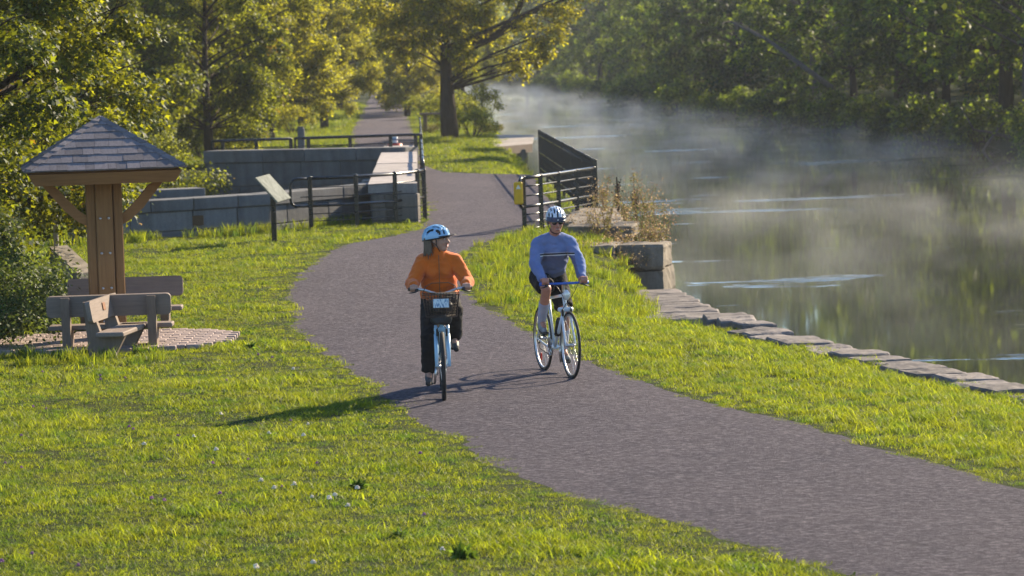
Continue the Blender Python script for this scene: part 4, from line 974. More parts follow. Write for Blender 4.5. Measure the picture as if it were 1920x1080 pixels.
def build_grass():
    A = grass_points(); me = bpy.data.meshes.new('grass'); n = len(A)
    me.vertices.add(n); me.vertices.foreach_set('co', A[:, :3].astype(np.float32).ravel())
    a = me.attributes.new('idx', 'INT', 'POINT'); a.data.foreach_set('value', A[:, 3].astype(np.int32))
    a = me.attributes.new('scl', 'FLOAT', 'POINT'); a.data.foreach_set('value', A[:, 4].astype(np.float32))
    R_ = np.zeros((n, 3), np.float32); R_[:, 2] = A[:, 5]
    a = me.attributes.new('rot', 'FLOAT_VECTOR', 'POINT'); a.data.foreach_set('vector', R_.ravel())
    o = link('grass', me, None); tag(o, 'short sunlit green lawn grass on both sides of the path', 'grass', None, 'stuff')
    g = bpy.data.node_groups.new('grass_scatter', 'GeometryNodeTree')
    g.interface.new_socket('Geometry', in_out='INPUT', socket_type='NodeSocketGeometry'); g.interface.new_socket('Geometry', in_out='OUTPUT', socket_type='NodeSocketGeometry')
    N = g.nodes.new; gi = N('NodeGroupInput'); go = N('NodeGroupOutput'); ip_ = N('GeometryNodeInstanceOnPoints'); ci = N('GeometryNodeCollectionInfo')
    ci.inputs['Collection'].default_value = gcol; ci.inputs['Separate Children'].default_value = True; ci.inputs['Reset Children'].default_value = True
    def at(nm, ty):
        q = N('GeometryNodeInputNamedAttribute'); q.data_type = ty; q.inputs['Name'].default_value = nm; return [s_ for s_ in q.outputs if s_.enabled][0]
    L = g.links.new; L(gi.outputs[0], ip_.inputs['Points']); L(ci.outputs[0], ip_.inputs['Instance']); ip_.inputs['Pick Instance'].default_value = True
    L(at('idx', 'INT'), ip_.inputs['Instance Index']); L(at('scl', 'FLOAT'), ip_.inputs['Scale'])
    er = N('FunctionNodeEulerToRotation'); L(at('rot', 'FLOAT_VECTOR'), er.inputs[0]); L(er.outputs[0], ip_.inputs['Rotation']); L(ip_.outputs[0], go.inputs[0])
    o.modifiers.new('scatter', 'NODES').node_group = g
    return o
build_grass()

# ------------------------------------------------------------------ air
def build_haze():
    mb = MB(); mb.box((-40, 730, 18.0), (1000, 1600, 43.0)); 
    o = mb.build('haze', None); t = NT('haze_air'); v = t.n('ShaderNodeVolumePrincipled')
    v.inputs['Color'].default_value = (.86, .92, 1.0, 1); v.inputs['Density'].default_value = .00018; v.inputs['Anisotropy'].default_value = .45
    t.l(v.outputs[0], t.out.inputs['Volume']); o.data.materials.append(t.m)
    tag(o, 'thin morning haze filling the air', 'haze', None, 'stuff')
build_haze()
def build_mist():
    ys = [34, 40, 48, 56, 64, 72, 84, 98, 118, 140, 170, 209, 240, 272, 310, 350, 390, 433, 480, 520]
    bot = []; n = len(ys); z0, z1 = WATER + .03, WATER + 1.2
    L_ = [(float(xb(y)) + .15, y) for y in ys]; R_ = [(float(xr(y)) - .3, y) for y in ys]
    V = []; F = []
    for (l, r_) in zip(L_, R_): V += [(l[0], l[1], z0), (r_[0], r_[1], z0), (r_[0], r_[1], z1), (l[0], l[1], z1)]
    for i in range(n - 1):
        a, b = i * 4, i * 4 + 4
        for k in range(4): F.append((a + k, a + (k + 1) % 4, b + (k + 1) % 4, b + k))
    F += [(3, 2, 1, 0), tuple((n - 1) * 4 + k for k in range(4))]
    o = MB().add(V, F).build('mist', None); t = NT('water_mist')
    tc = t.n('ShaderNodeTexCoord'); mp = t.n('ShaderNodeMapping'); mp.inputs['Scale'].default_value = (.42, .17, .8); t.l(tc.outputs['Object'], mp.inputs[0])
    nz = t.n('ShaderNodeTexNoise'); nz.inputs['Scale'].default_value = 1.0; nz.inputs['Detail'].default_value = 4; nz.inputs['Roughness'].default_value = .62; t.l(mp.outputs[0], nz.inputs['Vector'])
    wisps = t.n('ShaderNodeMapRange'); t.l(nz.outputs[0], wisps.inputs[0]); wisps.inputs[1].default_value = .44; wisps.inputs[2].default_value = .70
    sx = t.n('ShaderNodeSeparateXYZ'); t.l(tc.outputs['Object'], sx.inputs[0])
    hg = t.n('ShaderNodeMapRange'); t.l(sx.outputs[2], hg.inputs[0]); hg.inputs[1].default_value = z0; hg.inputs[2].default_value = z1; hg.inputs[3].default_value = 1; hg.inputs[4].default_value = 0
    h2 = t.math('MULTIPLY', hg.outputs[0], hg.outputs[0])
    ygr = t.n('ShaderNodeMapRange'); t.l(sx.outputs[1], ygr.inputs[0]); ygr.inputs[1].default_value = 50; ygr.inputs[2].default_value = 160; ygr.inputs[3].default_value = .45; ygr.inputs[4].default_value = 1.35
    dn = t.math('MULTIPLY', t.math('MULTIPLY', t.math('MULTIPLY', h2, wisps.outputs[0]), ygr.outputs[0]), .042)
    v = t.n('ShaderNodeVolumePrincipled'); v.inputs['Color'].default_value = (.93, .96, 1.0, 1); v.inputs['Anisotropy'].default_value = .45
    t.l(dn, v.inputs['Density']); t.l(v.outputs[0], t.out.inputs['Volume']); o.data.materials.append(t.m)
    tag(o, 'wisps of morning mist rising from the canal water', 'mist', None, 'stuff')
build_mist()

# ------------------------------------------------------------------ bicycles
# own frame of a bicycle: +X the way it rides, +Y the rider's left, origin on the ground under the bottom bracket
def V3(*a): return Vector(a)
MAT['blue_frame'] = basic('pale_blue_enamel', (.36, .56, .74), .25, 0, .06, 8, .02, 60, .5)
MAT['white_frame'] = basic('white_blue_enamel', (.62, .72, .80), .25, 0, .06, 8, .02, 60, .5)
MAT['blue_grip'] = basic('blue_bar_tape', (.03, .12, .50), .5, 0, .1, 20, .1)
MAT['wicker'] = basic('dark_wire_mesh', (.05, .03, .022), .6, 0, .3, 30, .3)
MAT['lens'] = basic('clear_lens', (.75, .76, .72), .12, .2, .1, 30, .1, 90, .8)
MAT['redrefl'] = basic('red_reflector', (.6, .03, .02), .3, 0, .1, 30, .05)
def wheel(parent, x, z, R, tyre_r, spokes, tread=MAT['rubber'], deco=None):
    w_ = MB(); w_.ring((0, 0, 0), (0, 1, 0), R - tyre_r, tyre_r, 56, 10); o = w_.build('wheel', tread, parent, (x, 0, z))
    MB().ring((0, 0, 0), (0, 1, 0), R - 2.25 * tyre_r - .004, .011, 56, 8, 1.1).build('rim', MAT['steel'], o)
    mb = MB(); rr = R - 2.25 * tyre_r - .01
    for k in range(spokes):
        a = 2 * PI * k / spokes; b = a + (.55 if k % 4 < 2 else -.55); s = 1 if k % 2 else -1
        mb.tube([(.022 * math.cos(b), s * .03, .022 * math.sin(b)), (rr * math.cos(a), 0, rr * math.sin(a))], .0013, 4, False)
    mb.build('spokes', MAT['steel'], o)
    mb = MB(); mb.tube([(0, -.05, 0), (0, -.032, 0), (0, -.03, 0), (0, .03, 0), (0, .032, 0), (0, .05, 0)], [.009, .024, .016, .016, .024, .009], 12); mb.build('hub', MAT['steel'], o)
    if deco:
        MB().box((deco[0], 0, deco[1]), (.05, .012, .08), None, .004).build('spoke_reflector', MAT['redrefl'], o)
    return o
def pedal(parent, p):
    mb = MB(); mb.box((0, 0, 0), (.095, .075, .022), None, .005); mb.tube([(0, -.06 if p[1] > 0 else .06, 0), (0, 0, 0)], .008, 8); return mb.build('pedal', MAT['plastic'], parent, p)
def bicycle(contact, hd, label, P):
    """contact: where the front tyre meets the ground; hd: unit heading"""
    fx = P['fx']; R = P['R']
    org = Vector(contact) - Vector((hd[0], hd[1], 0)) * fx
    b = empty('bicycle', org, math.atan2(hd[1], hd[0]), label, 'bicycle')
    wheel(b, fx, R, R, P['tyre'], 32); wheel(b, -.44, R, R, P['tyre'], 32, deco=(-.1, -.2) if P.get('deco') else None)
    bb = V3(0, 0, .285); rh = V3(-.44, 0, R); fh = V3(fx, 0, R); ht, hb = P['ht'], P['hb']; st_ = V3(-.19, 0, P['seat'] - .13); ssp = V3(-.205, 0, P['seat'] - .035)
    fr = MB(); r1 = P['tube']
    fr.tube([bb, st_], r1 * .9, 10); fr.tube([hb + (ht - hb) * .12, bb], r1 * 1.15, 10); fr.tube([ht - (ht - hb) * .12, P.get('top_end', st_ - V3(-.02, 0, .04))], r1, 10); fr.tube([hb, ht], r1 * 1.3, 12)
    for s in (-1, 1):
        fr.tube([V3(0, s * .035, .285), V3(-.10, s * .05, .29), rh + V3(0, s * .062, 0)], [.011, .010, .008], 8)
        fr.tube([st_ + V3(0, s * .02, -.04), V3(-.27, s * .045, st_.z - .2), rh + V3(0, s * .062, 0)], [.009, .009, .008], 8)
    fr.tube([V3(0, -.037, .285), V3(0, .037, .285)], .024, 12)
    fr.build('frame', P['mat'], b)
    # fork
    fk = MB(); cr_ = P['crown']; off = .058
    fk.box(hb + V3(.0, 0, -.02), (.07, 2 * off + .035, .045), None, .012)
    for s in (-1, 1):
        if P['susp']:
            fk.tube([hb + V3(.005, s * off, .02), hb.lerp(fh, .35) + V3(0, s * off, 0)], .015, 10)
            fk.tube([hb.lerp(fh, .18) + V3(0, s * off, 0), hb.lerp(fh, .55) + V3(.004, s * off, 0), fh + V3(0, s * (off + .004), 0)], [.021, .020, .015], 10)
        else:
            q = hb.lerp(fh, .6) + V3(-.012, s * off * .85, 0); fk.tube([hb + V3(0, s * .035, -.02), hb.lerp(fh, .25) + V3(-.005, s * off * .75, 0), q, fh + V3(-.012, s * .052, .03), fh + V3(0, s * .052, 0)], [.014, .014, .012, .009, .008], 8)
    fko = fk.build('fork', P['mat'], b)
    mb = MB()
    for s in (-1, 1): mb.box(hb.lerp(fh, .13) + V3(.03, s * .045, 0), (.03, .02, .07), None, .005); mb.tube([hb.lerp(fh, .13) + V3(.04, s * .05, .03), hb + V3(.05, 0, .05)], .004, 6)
    mb.build('brake', MAT['plastic'], fko)
    # bars
    bc = P['bar']; mb = MB(); mb.tube([ht, ht + V3(-.008, 0, .03), bc + V3(-.035, 0, -.005), bc], [.017, .017, .018, .02], 10); mb.build('stem', P.get('stem', MAT['plastic']), b)
    hw = P['hw']; pts = [bc + V3(P['sweep'] * t * t, s_, P['rise'] * min(1, max(0, (abs(s_) - .05) / .12))) for s_, t in [(q * hw, abs(q)) for q in (-1, -.75, -.5, -.3, -.12, .12, .3, .5, .75, 1)]]
    hbo = MB(); hbo.tube(pts, .0125, 10); hbm = hbo.build('handlebar', P['barmat'], b)
    for s in (0, -1):
        o_ = -1 if s == 0 else 1; e0, e1 = (pts[0], pts[1]) if s == 0 else (pts[-1], pts[-2])
        MB().tube([e0 + V3(0, -.004 * (-o_), 0), e0.lerp(e1, .96)], .0185, 12).build('grip', P['gripmat'], hbm)
        lv = MB(); lv.tube([e1 + V3(.02, 0, -.012), e1 + V3(.055, o_ * .01, -.02), e1.lerp(e0, .6) + V3(.06, 0, -.03), e0 + V3(.045, 0, -.035)], [.008, .008, .006, .005], 7); lv.box(e1 + V3(.012, 0, -.008), (.035, .03, .03), None, .006); lv.build('brake_lever', MAT['plastic'], hbm)
    cb = MB()
    for s in (-1, 1): cb.tube([bc + V3(.03, s * hw * .55, .0), bc + V3(.10, s * hw * .4, -.03), bc + V3(.10, s * .05, -.12), hb + V3(.05, s * .02, .06)], .0035, 6)
    cb.build('cable', MAT['plastic'], b)
    # saddle
    sp_ = MB(); sp_.tube([st_, ssp], .0135, 10); sp_.build('seat_post', MAT['steel'], b)
    sd_ = MB(); sz = P['seat']
    sd_.ell(V3(-.27, 0, sz - .01), (.09, .085 * P['sw'], .032)); sd_.capsule(V3(-.24, 0, sz - .01), V3(-.06, 0, sz - .012), .04, .02); link('saddle', remeshed(sd_, 'saddle', .008, 5), MAT['plastic'], b)
    # cranks
    ca = P['crank']; ck = MB(); L = .17
    dv = V3(math.cos(ca), 0, math.sin(ca)) * L
    ck.tube([bb + V3(0, -.065, 0), bb + V3(0, .065, 0)], .012, 8)
    pr = bb + dv + V3(0, -.075, 0); pl = bb - dv + V3(0, .075, 0)
    ck.tube([bb + V3(0, -.06, 0), pr], [.014, .010], 8); ck.tube([bb + V3(0, .06, 0), pl], [.014, .010], 8); ck.build('crank', MAT['steel'], b)
    cr2 = MB(); cr2.ring(bb + V3(0, -.045, 0), (0, 1, 0), .085, .006, 36, 6)
    for k in range(5): a = k * 2 * PI / 5; cr2.tube([bb + V3(0, -.047, 0), bb + V3(.085 * math.cos(a), -.045, .085 * math.sin(a))], .006, 5)
    cr2.build('chainring', MAT['steel'], b)
    ch = MB(); y_ = -.045
    ch.tube([bb + V3(0, y_, .088), rh + V3(0, y_, .045)], .005, 6); ch.tube([bb + V3(0, y_, -.088), rh + V3(0.03, y_, -.10), rh + V3(-.01, y_, -.04)], .005, 6); ch.ring(rh + V3(0, y_, 0), (0, 1, 0), .045, .008, 24, 6); ch.build('chain', MAT['plastic'], b)
    pr = pr + V3(0, -.055, 0); pl = pl + V3(0, .055, 0); pedal(b, pr); pedal(b, pl)
    return b, pr, pl
cw_ = G(833, 752); hdw = Vector((.035, -1)).normalized()
wbike, wpr, wpl = bicycle(cw_, hdw, 'pale blue bicycle with front basket, ridden by the person in orange', dict(fx=.62, R=.335, tyre=.022, ht=V3(.41, 0, .84), hb=V3(.46, 0, .70), seat=.86, tube=.019, mat=MAT['blue_frame'], crown=.06, susp=True, bar=V3(.37, 0, 1.02), hw=.30, sweep=-.10, rise=.045, barmat=MAT['steel'], gripmat=MAT['rubber'], sw=1.15, crank=math.radians(-96), top_end=V3(-.09, 0, .52)))
# basket with plate and bag
bk_ = MB(); B0 = V3(.52, 0, 1.03); tw, td, th = .178, .12, .22
def rim(z, k): return [B0 + V3(-td * k, -tw * k, z), B0 + V3(td * k, -tw * k, z), B0 + V3(td * k, tw * k, z), B0 + V3(-td * k, tw * k, z)]
for q in range(9):
    z = -th * q / 8; k = 1 - .18 * q / 8; c_ = rim(z, k); bk_.tube(c_ + [c_[0]], (.0055 if q in (0, 8) else .0032), 5, False)
T_, U_ = rim(0, 1), rim(-th, .82)
for e in range(4):
    for q in range(12):
        t_ = q / 12; bk_.tube([T_[e].lerp(T_[(e + 1) % 4], t_), U_[e].lerp(U_[(e + 1) % 4], t_)], .0032, 4, False)
for q in range(10): bk_.tube([U_[0].lerp(U_[1], q / 9), U_[3].lerp(U_[2], q / 9)], .002, 4, False)
bko = bk_.build('basket', MAT['wicker'], wbike)
hd_ = MB(); hd_.tube([B0 + V3(0, -tw, 0), B0 + V3(-.03, -tw * .8, .07), B0 + V3(-.05, -tw * .45, .10), B0 + V3(-.05, tw * .45, .10), B0 + V3(-.03, tw * .8, .07), B0 + V3(0, tw, 0)], .004, 6); hd_.build('basket_handle', MAT['wicker'], bko)
t = NT('plate_print'); tc = t.n('ShaderNodeTexCoord'); mp = t.n('ShaderNodeMapping'); mp.inputs['Scale'].default_value = (1, 60, 26); t.l(tc.outputs['Object'], mp.inputs[0])
vz = t.n('ShaderNodeTexNoise'); vz.inputs['Scale'].default_value = 1.0; vz.inputs['Detail'].default_value = 2; t.l(mp.outputs[0], vz.inputs['Vector'])
pmat = t.principled(t.ramp(vz.outputs[0], [(.40, (.16, .30, .48)), (.50, (.60, .72, .80)), (.7, (.72, .80, .85))]), .4, 0, .5)
pl_ = MB().box((0, 0, 0), (.006, .152, .085), None, .002).build('number_plate', pmat, bko, B0 + V3(td + .006, .0, -.085))
MB().ring((0, 0, 0), (1, 0, 0), .0, .0, 4, 4) if False else None
bg_ = MB(); bg_.ell(B0 + V3(.0, .0, -.13), (.085, .12, .07)); bg_.ell(B0 + V3(.02, -.05, -.10), (.06, .06, .05)); link('bag', remeshed(bg_, 'bag', .010, 3, .006), basic('black_nylon', (.02, .02, .022), .6, 0, .3, 12, .4, 40), bko)
lg_ = MB(); lg_.ell(B0 + V3(.06, 0, -.25), (.05, .10, .05)); link('handlebar_bag', remeshed(lg_, 'handlebar_bag', .01, 3, .01), bpy.data.materials['black_nylon'], bko)

cm_ = G(1072, 711); hdm = Vector((.26, -.97)).normalized()
mbike, mpr, mpl = bicycle(cm_, hdm, 'white and blue road bicycle with blue handlebar, ridden by the person in blue', dict(fx=.60, R=.345, tyre=.014, ht=V3(.40, 0, .86), hb=V3(.445, 0, .72), seat=.95, tube=.016, mat=MAT['white_frame'], crown=.05, susp=False, bar=V3(.44, 0, .965), hw=.255, sweep=-.03, rise=.0, barmat=MAT['blue_grip'], gripmat=MAT['blue_grip'], stem=MAT['steel'], sw=.85, crank=math.radians(68), deco=True))
hl = MB(); hl.ell((0, 0, 0), (.02, .034, .055)); o = hl.build('headlight', MAT['lens'], mbike, V3(.50, 0, .85)); MB().ring((0, 0, 0), (1, 0, 0), .036, .005, 24, 6).build('lamp_rim', MAT['steel'], o)
bt = MB(); bt.tube([(.12, 0, .42), (.19, 0, .56), (.20, 0, .60)], [.036, .036, .02], 12); bt.build('water_bottle', MAT['plastic'], mbike)
sb = MB(); sb.ell((-.28, 0, .88), (.07, .05, .045)); sb.build('saddle_bag', bpy.data.materials['black_nylon'], mbike)

# ------------------------------------------------------------------ people
def skin(name, col):
    t = NT(name); c = t.ramp(t.noise(22, 4), [(.3, sc3(col, .85)), (.7, sc3(col, 1.1))]); t.principled(c, .5, 0, .4, t.bump(t.noise(120, 3), .15, .002))
    t.p.inputs['Subsurface Weight'].default_value = .12; t.p.inputs['Subsurface Radius'].default_value = (.02, .008, .004); return t.m
MAT['skin_w'] = skin('fair_skin', (.50, .27, .19)); MAT['skin_m'] = skin('ruddy_skin', (.48, .22, .15))
def cloth(name, col, scale=260, var=.12, sheen=.25):
    t = NT(name); c = t.ramp(t.noise(10, 4), [(.3, sc3(col, 1 - var)), (.7, sc3(col, 1 + var))]); h = t.math('ADD', t.noise(scale, 2), t.math('MULTIPLY', t.noise(26, 4), 2.0))
    t.principled(c, .85, 0, .2, t.bump(h, .35, .004)); t.p.inputs['Sheen Weight'].default_value = sheen; return t.m
MAT['fleece'] = cloth('orange_fleece', (.66, .135, .012)); MAT['black_cloth'] = cloth('black_cloth', (.011, .010, .012), sheen=.02); MAT['sock'] = cloth('grey_sock', (.38, .38, .46))
MAT['shoe'] = basic('dark_shoe', (.05, .052, .06), .55, 0, .5, 18, .3); MAT['shoe_grey'] = basic('grey_shoe', (.24, .24, .24), .6, 0, .6, 22, .3); MAT['sole'] = basic('shoe_sole', (.03, .028, .026), .8)
MAT['hair_w'] = basic('grey_brown_hair', (.13, .085, .055), .6, 0, .5, 30, .8, 60, .4, (4, 4, .4)); MAT['hair_m'] = basic('grey_hair', (.32, .30, .28), .6, 0, .4, 60, .6, 90)
MAT['lip'] = basic('lips', (.36, .10, .085), .45); MAT['eye'] = basic('eye_white', (.6, .58, .55), .2); MAT['iris'] = basic('iris', (.05, .06, .07), .15)
MAT['teeth'] = basic('teeth', (.75, .72, .65), .3)
def head_mats(c, yaw, pitch, s=1.0):
    return Matrix.Translation(c) @ Matrix.Rotation(yaw, 4, 'Z') @ Matrix.Rotation(pitch, 4, 'Y') @ Matrix.Scale(s, 4)
def add_head(mb, M):
    """faces +X; origin between the ears; 0.23 m from chin to crown"""
    R3 = M.to_3x3()
    def E(c, r): mb.ell(M @ Vector(c), r, R3)
    E((-.012, 0, .035), (.097, .076, .088)); E((.022, 0, -.02), (.070, .064, .085)); E((.040, 0, -.078), (.048, .045, .036)); E((.062, 0, -.092), (.024, .026, .020))
    E((.083, 0, .028), (.022, .050, .016)); E((.062, .034, -.022), (.028, .024, .026)); E((.062, -.034, -.022), (.028, .024, .026))
    mb.capsule(M @ Vector((.088, 0, .018)), M @ Vector((.112, 0, -.026)), .009, .0145, 10); E((.100, .012, -.030), (.010, .009, .008)); E((.100, -.012, -.030), (.010, .009, .008))
    E((.082, 0, -.050), (.016, .026, .009)); E((.080, 0, -.066), (.016, .022, .009))
    for s in (-1, 1): E((-.008, s * .078, -.004), (.018, .008, .032))
def face_parts(o, M, lips=True, smile=.0, eyes=True):
    def sub(name, mat, items):
        mb = MB()
        for c, r in items: mb.ell(M @ Vector(c), r, M.to_3x3(), 10, 7)
        return mb.build(name, mat, o)
    if eyes:
        for s in (-1, 1):
            sub('eye', MAT['eye'], [((.086, s * .031, .008), (.010, .013, .0075))]); sub('iris', MAT['iris'], [((.0945, s * .031, .008), (.003, .006, .006))])
            sub('eyebrow', MAT['hair_m'], [((.098, s * .032, .030), (.006, .018, .004))])
    if lips:
        sub('lips', MAT['lip'], [((.0965, 0, -.050), (.005, .024 + smile, .0055)), ((.094, 0, -.0665), (.005, .020 + smile, .006))]); sub('teeth', MAT['teeth'], [((.0955, 0, -.0575), (.004, .018 + smile, .0045))])
def hand_on_bar(mb, c, side, fwd=V3(1, 0, 0)):
    """fist closed over a bar that runs along Y at c; palm on top, fingers round the front"""
    for k in range(4):
        y = (-.030 + .0205 * k); ln = (.92, 1.0, 1.04, .86)[k] if side < 0 else (.86, 1.04, 1.0, .92)[k]; b = c + V3(.0, y, 0)
        mb.capsule(b + V3(-.030, 0, .028), b + V3(.020, 0, .034), .0115, .0105, 8); mb.capsule(b + V3(.020, 0, .034), b + V3(.036 * ln, 0, .004), .0105, .0095, 8); mb.capsule(b + V3(.036 * ln, 0, .004), b + V3(.014, 0, -.026 * ln), .0095, .008, 8)
    mb.ell(c + V3(-.028, 0, .022), (.036, .042, .018)); 
    i = -side * .036
    mb.capsule(c + V3(-.045, i * .8, .014), c + V3(-.018, i * 1.25, -.004), .013, .011, 8); mb.capsule(c + V3(-.018, i * 1.25, -.004), c + V3(.012, i * 1.2, -.020), .011, .009, 8)
    return c + V3(-.068, 0, .026)
def knee(h, a, l1, l2, out):
    d = a - h; L = d.length; k = min(.999, L / (l1 + l2)); q = L / 2 + (l1 * l1 - l2 * l2) / (2 * L); hh = math.sqrt(max(1e-5, l1 * l1 - q * q)); u = d.normalized(); f = (V3(1, 0, .25) - u * u.dot(V3(1, 0, .25))).normalized(); return h + u * q + f * hh + V3(0, out, 0)
def shoe(parent, ank, toe_dir, mat, nm='shoe'):
    """a shoe under an ankle"""
    t_ = toe_dir.normalized(); up = V3(0, 0, 1); heel = ank + V3(0, 0, -.075) - t_ * .045; toe = heel + t_ * .22 + V3(0, 0, -.006)
    mb = MB(); mb.capsule(heel + up * .012, heel + t_ * .10 + up * .014, .036, .041, 10); mb.capsule(heel + t_ * .10 + up * .012, toe - t_ * .03, .043, .028, 10); mb.capsule(heel + up * .012, ank + V3(0, 0, -.005), .037, .040, 10); mb.capsule(heel + t_ * .09 + up * .03, ank + V3(0, 0, -.01) + t_ * .02, .036, .036, 10)
    o = link(nm, remeshed(mb, nm, .010, 4), mat, parent)
    s = MB(); s.capsule(heel - up * .018, toe - t_ * .02 - up * .020, .030, .030, 10); ms = remeshed(s, 'sole', .010, 2)
    link('sole', ms, MAT['sole'], o)
    return o
def torus_band(mb, c, ax, R, r): mb.ring(c, ax, R, r, 20, 6)
def helmet(parent, M, shell_mat, visor, front_mat=None):
    """vented cycling helmet round a head matrix"""
    grp = MB(); R3 = M.to_3x3(); nu, nv = 64, 26; ax = Vector((.135, .103, .118)); C0 = Vector((-.012, 0, .040))
    def pt(u, v, k=1.0):
        th = v * PI * .56; ph = u * 2 * PI
        x = ax.x * math.sin(th) * math.cos(ph); y_ = ax.y * math.sin(th) * math.sin(ph); z = ax.z * math.cos(th)
        if x < 0: x *= 1.13
        return Vector((x * k, y_ * k, z * k + (.010 * math.cos(ph) if th > 1 else 0))) + C0
    def solid(u, v):
        if v > .83: return True
        th = v * PI * .56; ph = u * 2 * PI; x = math.sin(th) * math.cos(ph); y_ = math.sin(th) * math.sin(ph)
        row = y_ / .27; fr = abs(row - round(row)); lane = round(row)
        if abs(lane) > 3: return True
        seg = (x * 1.35 + .25 + .5 * (lane % 2)) % 1.0
        return not (fr < .27 and .12 < seg < .86)
    vs = []; fs = []
    for j in range(nv + 1):
        for i in range(nu): vs.append(M @ pt(i / nu, j / nv, 1.0))
    n0 = len(vs)
    for j in range(nv + 1):
        for i in range(nu): vs.append(M @ pt(i / nu, j / nv, .90))
    keep = [[solid((i + .5) / nu, (j + .5) / nv) for i in range(nu)] for j in range(nv)]
    for j in range(nv):
        for i in range(nu):
            if not keep[j][i]: continue
            a, b2, c_, d_ = j * nu + i, j * nu + (i + 1) % nu, (j + 1) * nu + (i + 1) % nu, (j + 1) * nu + i
            fs.append((a, b2, c_, d_)); fs.append((n0 + d_, n0 + c_, n0 + b2, n0 + a))
            for (jj, ii, e0, e1) in ((j, (i + 1) % nu, b2, c_), (j, (i - 1) % nu, d_, a), (j + 1, i, c_, d_), (j - 1, i, a, b2)):
                if jj < 0: continue
                if jj >= nv or not keep[jj][ii]: fs.append((e0, n0 + e0, n0 + e1, e1))
    grp.add(vs, fs, True); h = grp.build('helmet', shell_mat, parent)
    ln_ = MB(); ln_.ell(M @ C0, (ax.x * .90, ax.y * .89, ax.z * .89), R3, 24, 14)
    me = ln_.mesh('liner'); bm = bmesh.new(); bm.from_mesh(me); Mi = M.inverted()
    bmesh.ops.delete(bm, geom=[v for v in bm.verts if (Mi @ v.co).z < .024], context='VERTS'); bm.to_mesh(me); bm.free(); link('liner', me, MAT['plastic'], h)
    rb = MB(); rb.tube([M @ pt(i / 40, 1.0, .985) for i in range(41)], .0075, 6, False); rb.build('rim_band', front_mat or MAT['plastic'], h)
    if front_mat:
        fv = MB(); vv = []; ff = []; m_ = 16
        for j in range(5):
            for i in range(m_ + 1): vv.append(M @ pt((i / m_ - .5) * .40, (.80 + .22 * j / 4), 1.012))
        ff = [(j * (m_ + 1) + i, j * (m_ + 1) + i + 1, (j + 1) * (m_ + 1) + i + 1, (j + 1) * (m_ + 1) + i) for j in range(4) for i in range(m_)]
        fv.add(vv, ff, True); o = fv.build('front_band', front_mat, h); q = o.modifiers.new('t', 'SOLIDIFY'); q.thickness = .004
        MB().ell(M @ (pt(0, .93, 1.03)), (.004, .010, .006), R3, 8, 6).build('logo', MAT['white'], h)
    if visor:
        vz_ = MB(); m_ = 14; vv = []
        for j, (k, dz, ext) in enumerate(((1.0, 0, 0), (1.0, -.006, .03), (1.0, -.004, .065))):
            for i in range(m_ + 1):
                u = (i / m_ - .5) * .36; p = pt(u, .92, 1.01); cs = math.cos((i / m_ - .5) * PI * .9); vv.append(M @ (p + Vector((ext * cs, 0, dz + .006 * j * .5))))
        ff = [(j * (m_ + 1) + i, j * (m_ + 1) + i + 1, (j + 1) * (m_ + 1) + i + 1, (j + 1) * (m_ + 1) + i) for j in range(2) for i in range(m_)]
        vz_.add(vv, ff, True); o = vz_.build('visor', MAT['plastic'], h); q = o.modifiers.new('t', 'SOLIDIFY'); q.thickness = .006
    sm = MB()
    for s in (-1, 1): sm.tube([M @ Vector((.02, s * .088, .02)), M @ Vector((.012, s * .080, -.045)), M @ Vector((.028, s * .050, -.105)), M @ Vector((.035, 0, -.122))], .0045, 6); sm.tube([M @ Vector((-.06, s * .085, .02)), M @ Vector((.012, s * .082, -.045))], .004, 6)
    sm.build('chin_strap', MAT['plastic'], h)
    return h
def person(bike, label, J, K):
    o0 = bike.location; e = empty('person', o0, bike.rotation_euler[2], label, 'person')
    body = MB()
    # head, neck
    M = head_mats(J['head'], J['yaw'], J['pitch'], 1.0); add_head(body, M)
    body.capsule(J['neck'], J['head'] + V3(-.012, 0, -.045), .058, .052); body.capsule(J['pel'], J['neck'] + V3(-.03, 0, -.10), .10, .06)
    for s, sd_ in ((-1, 'r'), (1, 'l')):
        sh, hb_, el = J['sh_' + sd_], J['hand_' + sd_], J['el_' + sd_]; wr = hand_on_bar(body, hb_, s)
        body.capsule(sh, el, .045, .036); body.capsule(el, wr, .036, .024); body.capsule(wr, hb_ + V3(-.03, 0, .024), .024, .022)
        body.capsule(J['neck'] + V3(-.02, 0, -.05), sh, .045, .045)
        hp, kn, an = J['hip_' + sd_], J['kn_' + sd_], J['an_' + sd_]
        body.capsule(J['pel'], hp, .10, .085); body.capsule(hp, kn, .078, .052); body.capsule(kn, an + (kn - an) * .62, .050, .052); body.capsule(an + (kn - an) * .62, an, .052, .034)
        body.capsule(an, an + V3(.10, 0, -.05), .034, .026)
    bo = link('body', remeshed(body, 'body', .0075, 3), K['skin'], e)
    face_parts(bo, M, True, K.get('smile', 0), not K.get('glasses'))
    return e, bo, M
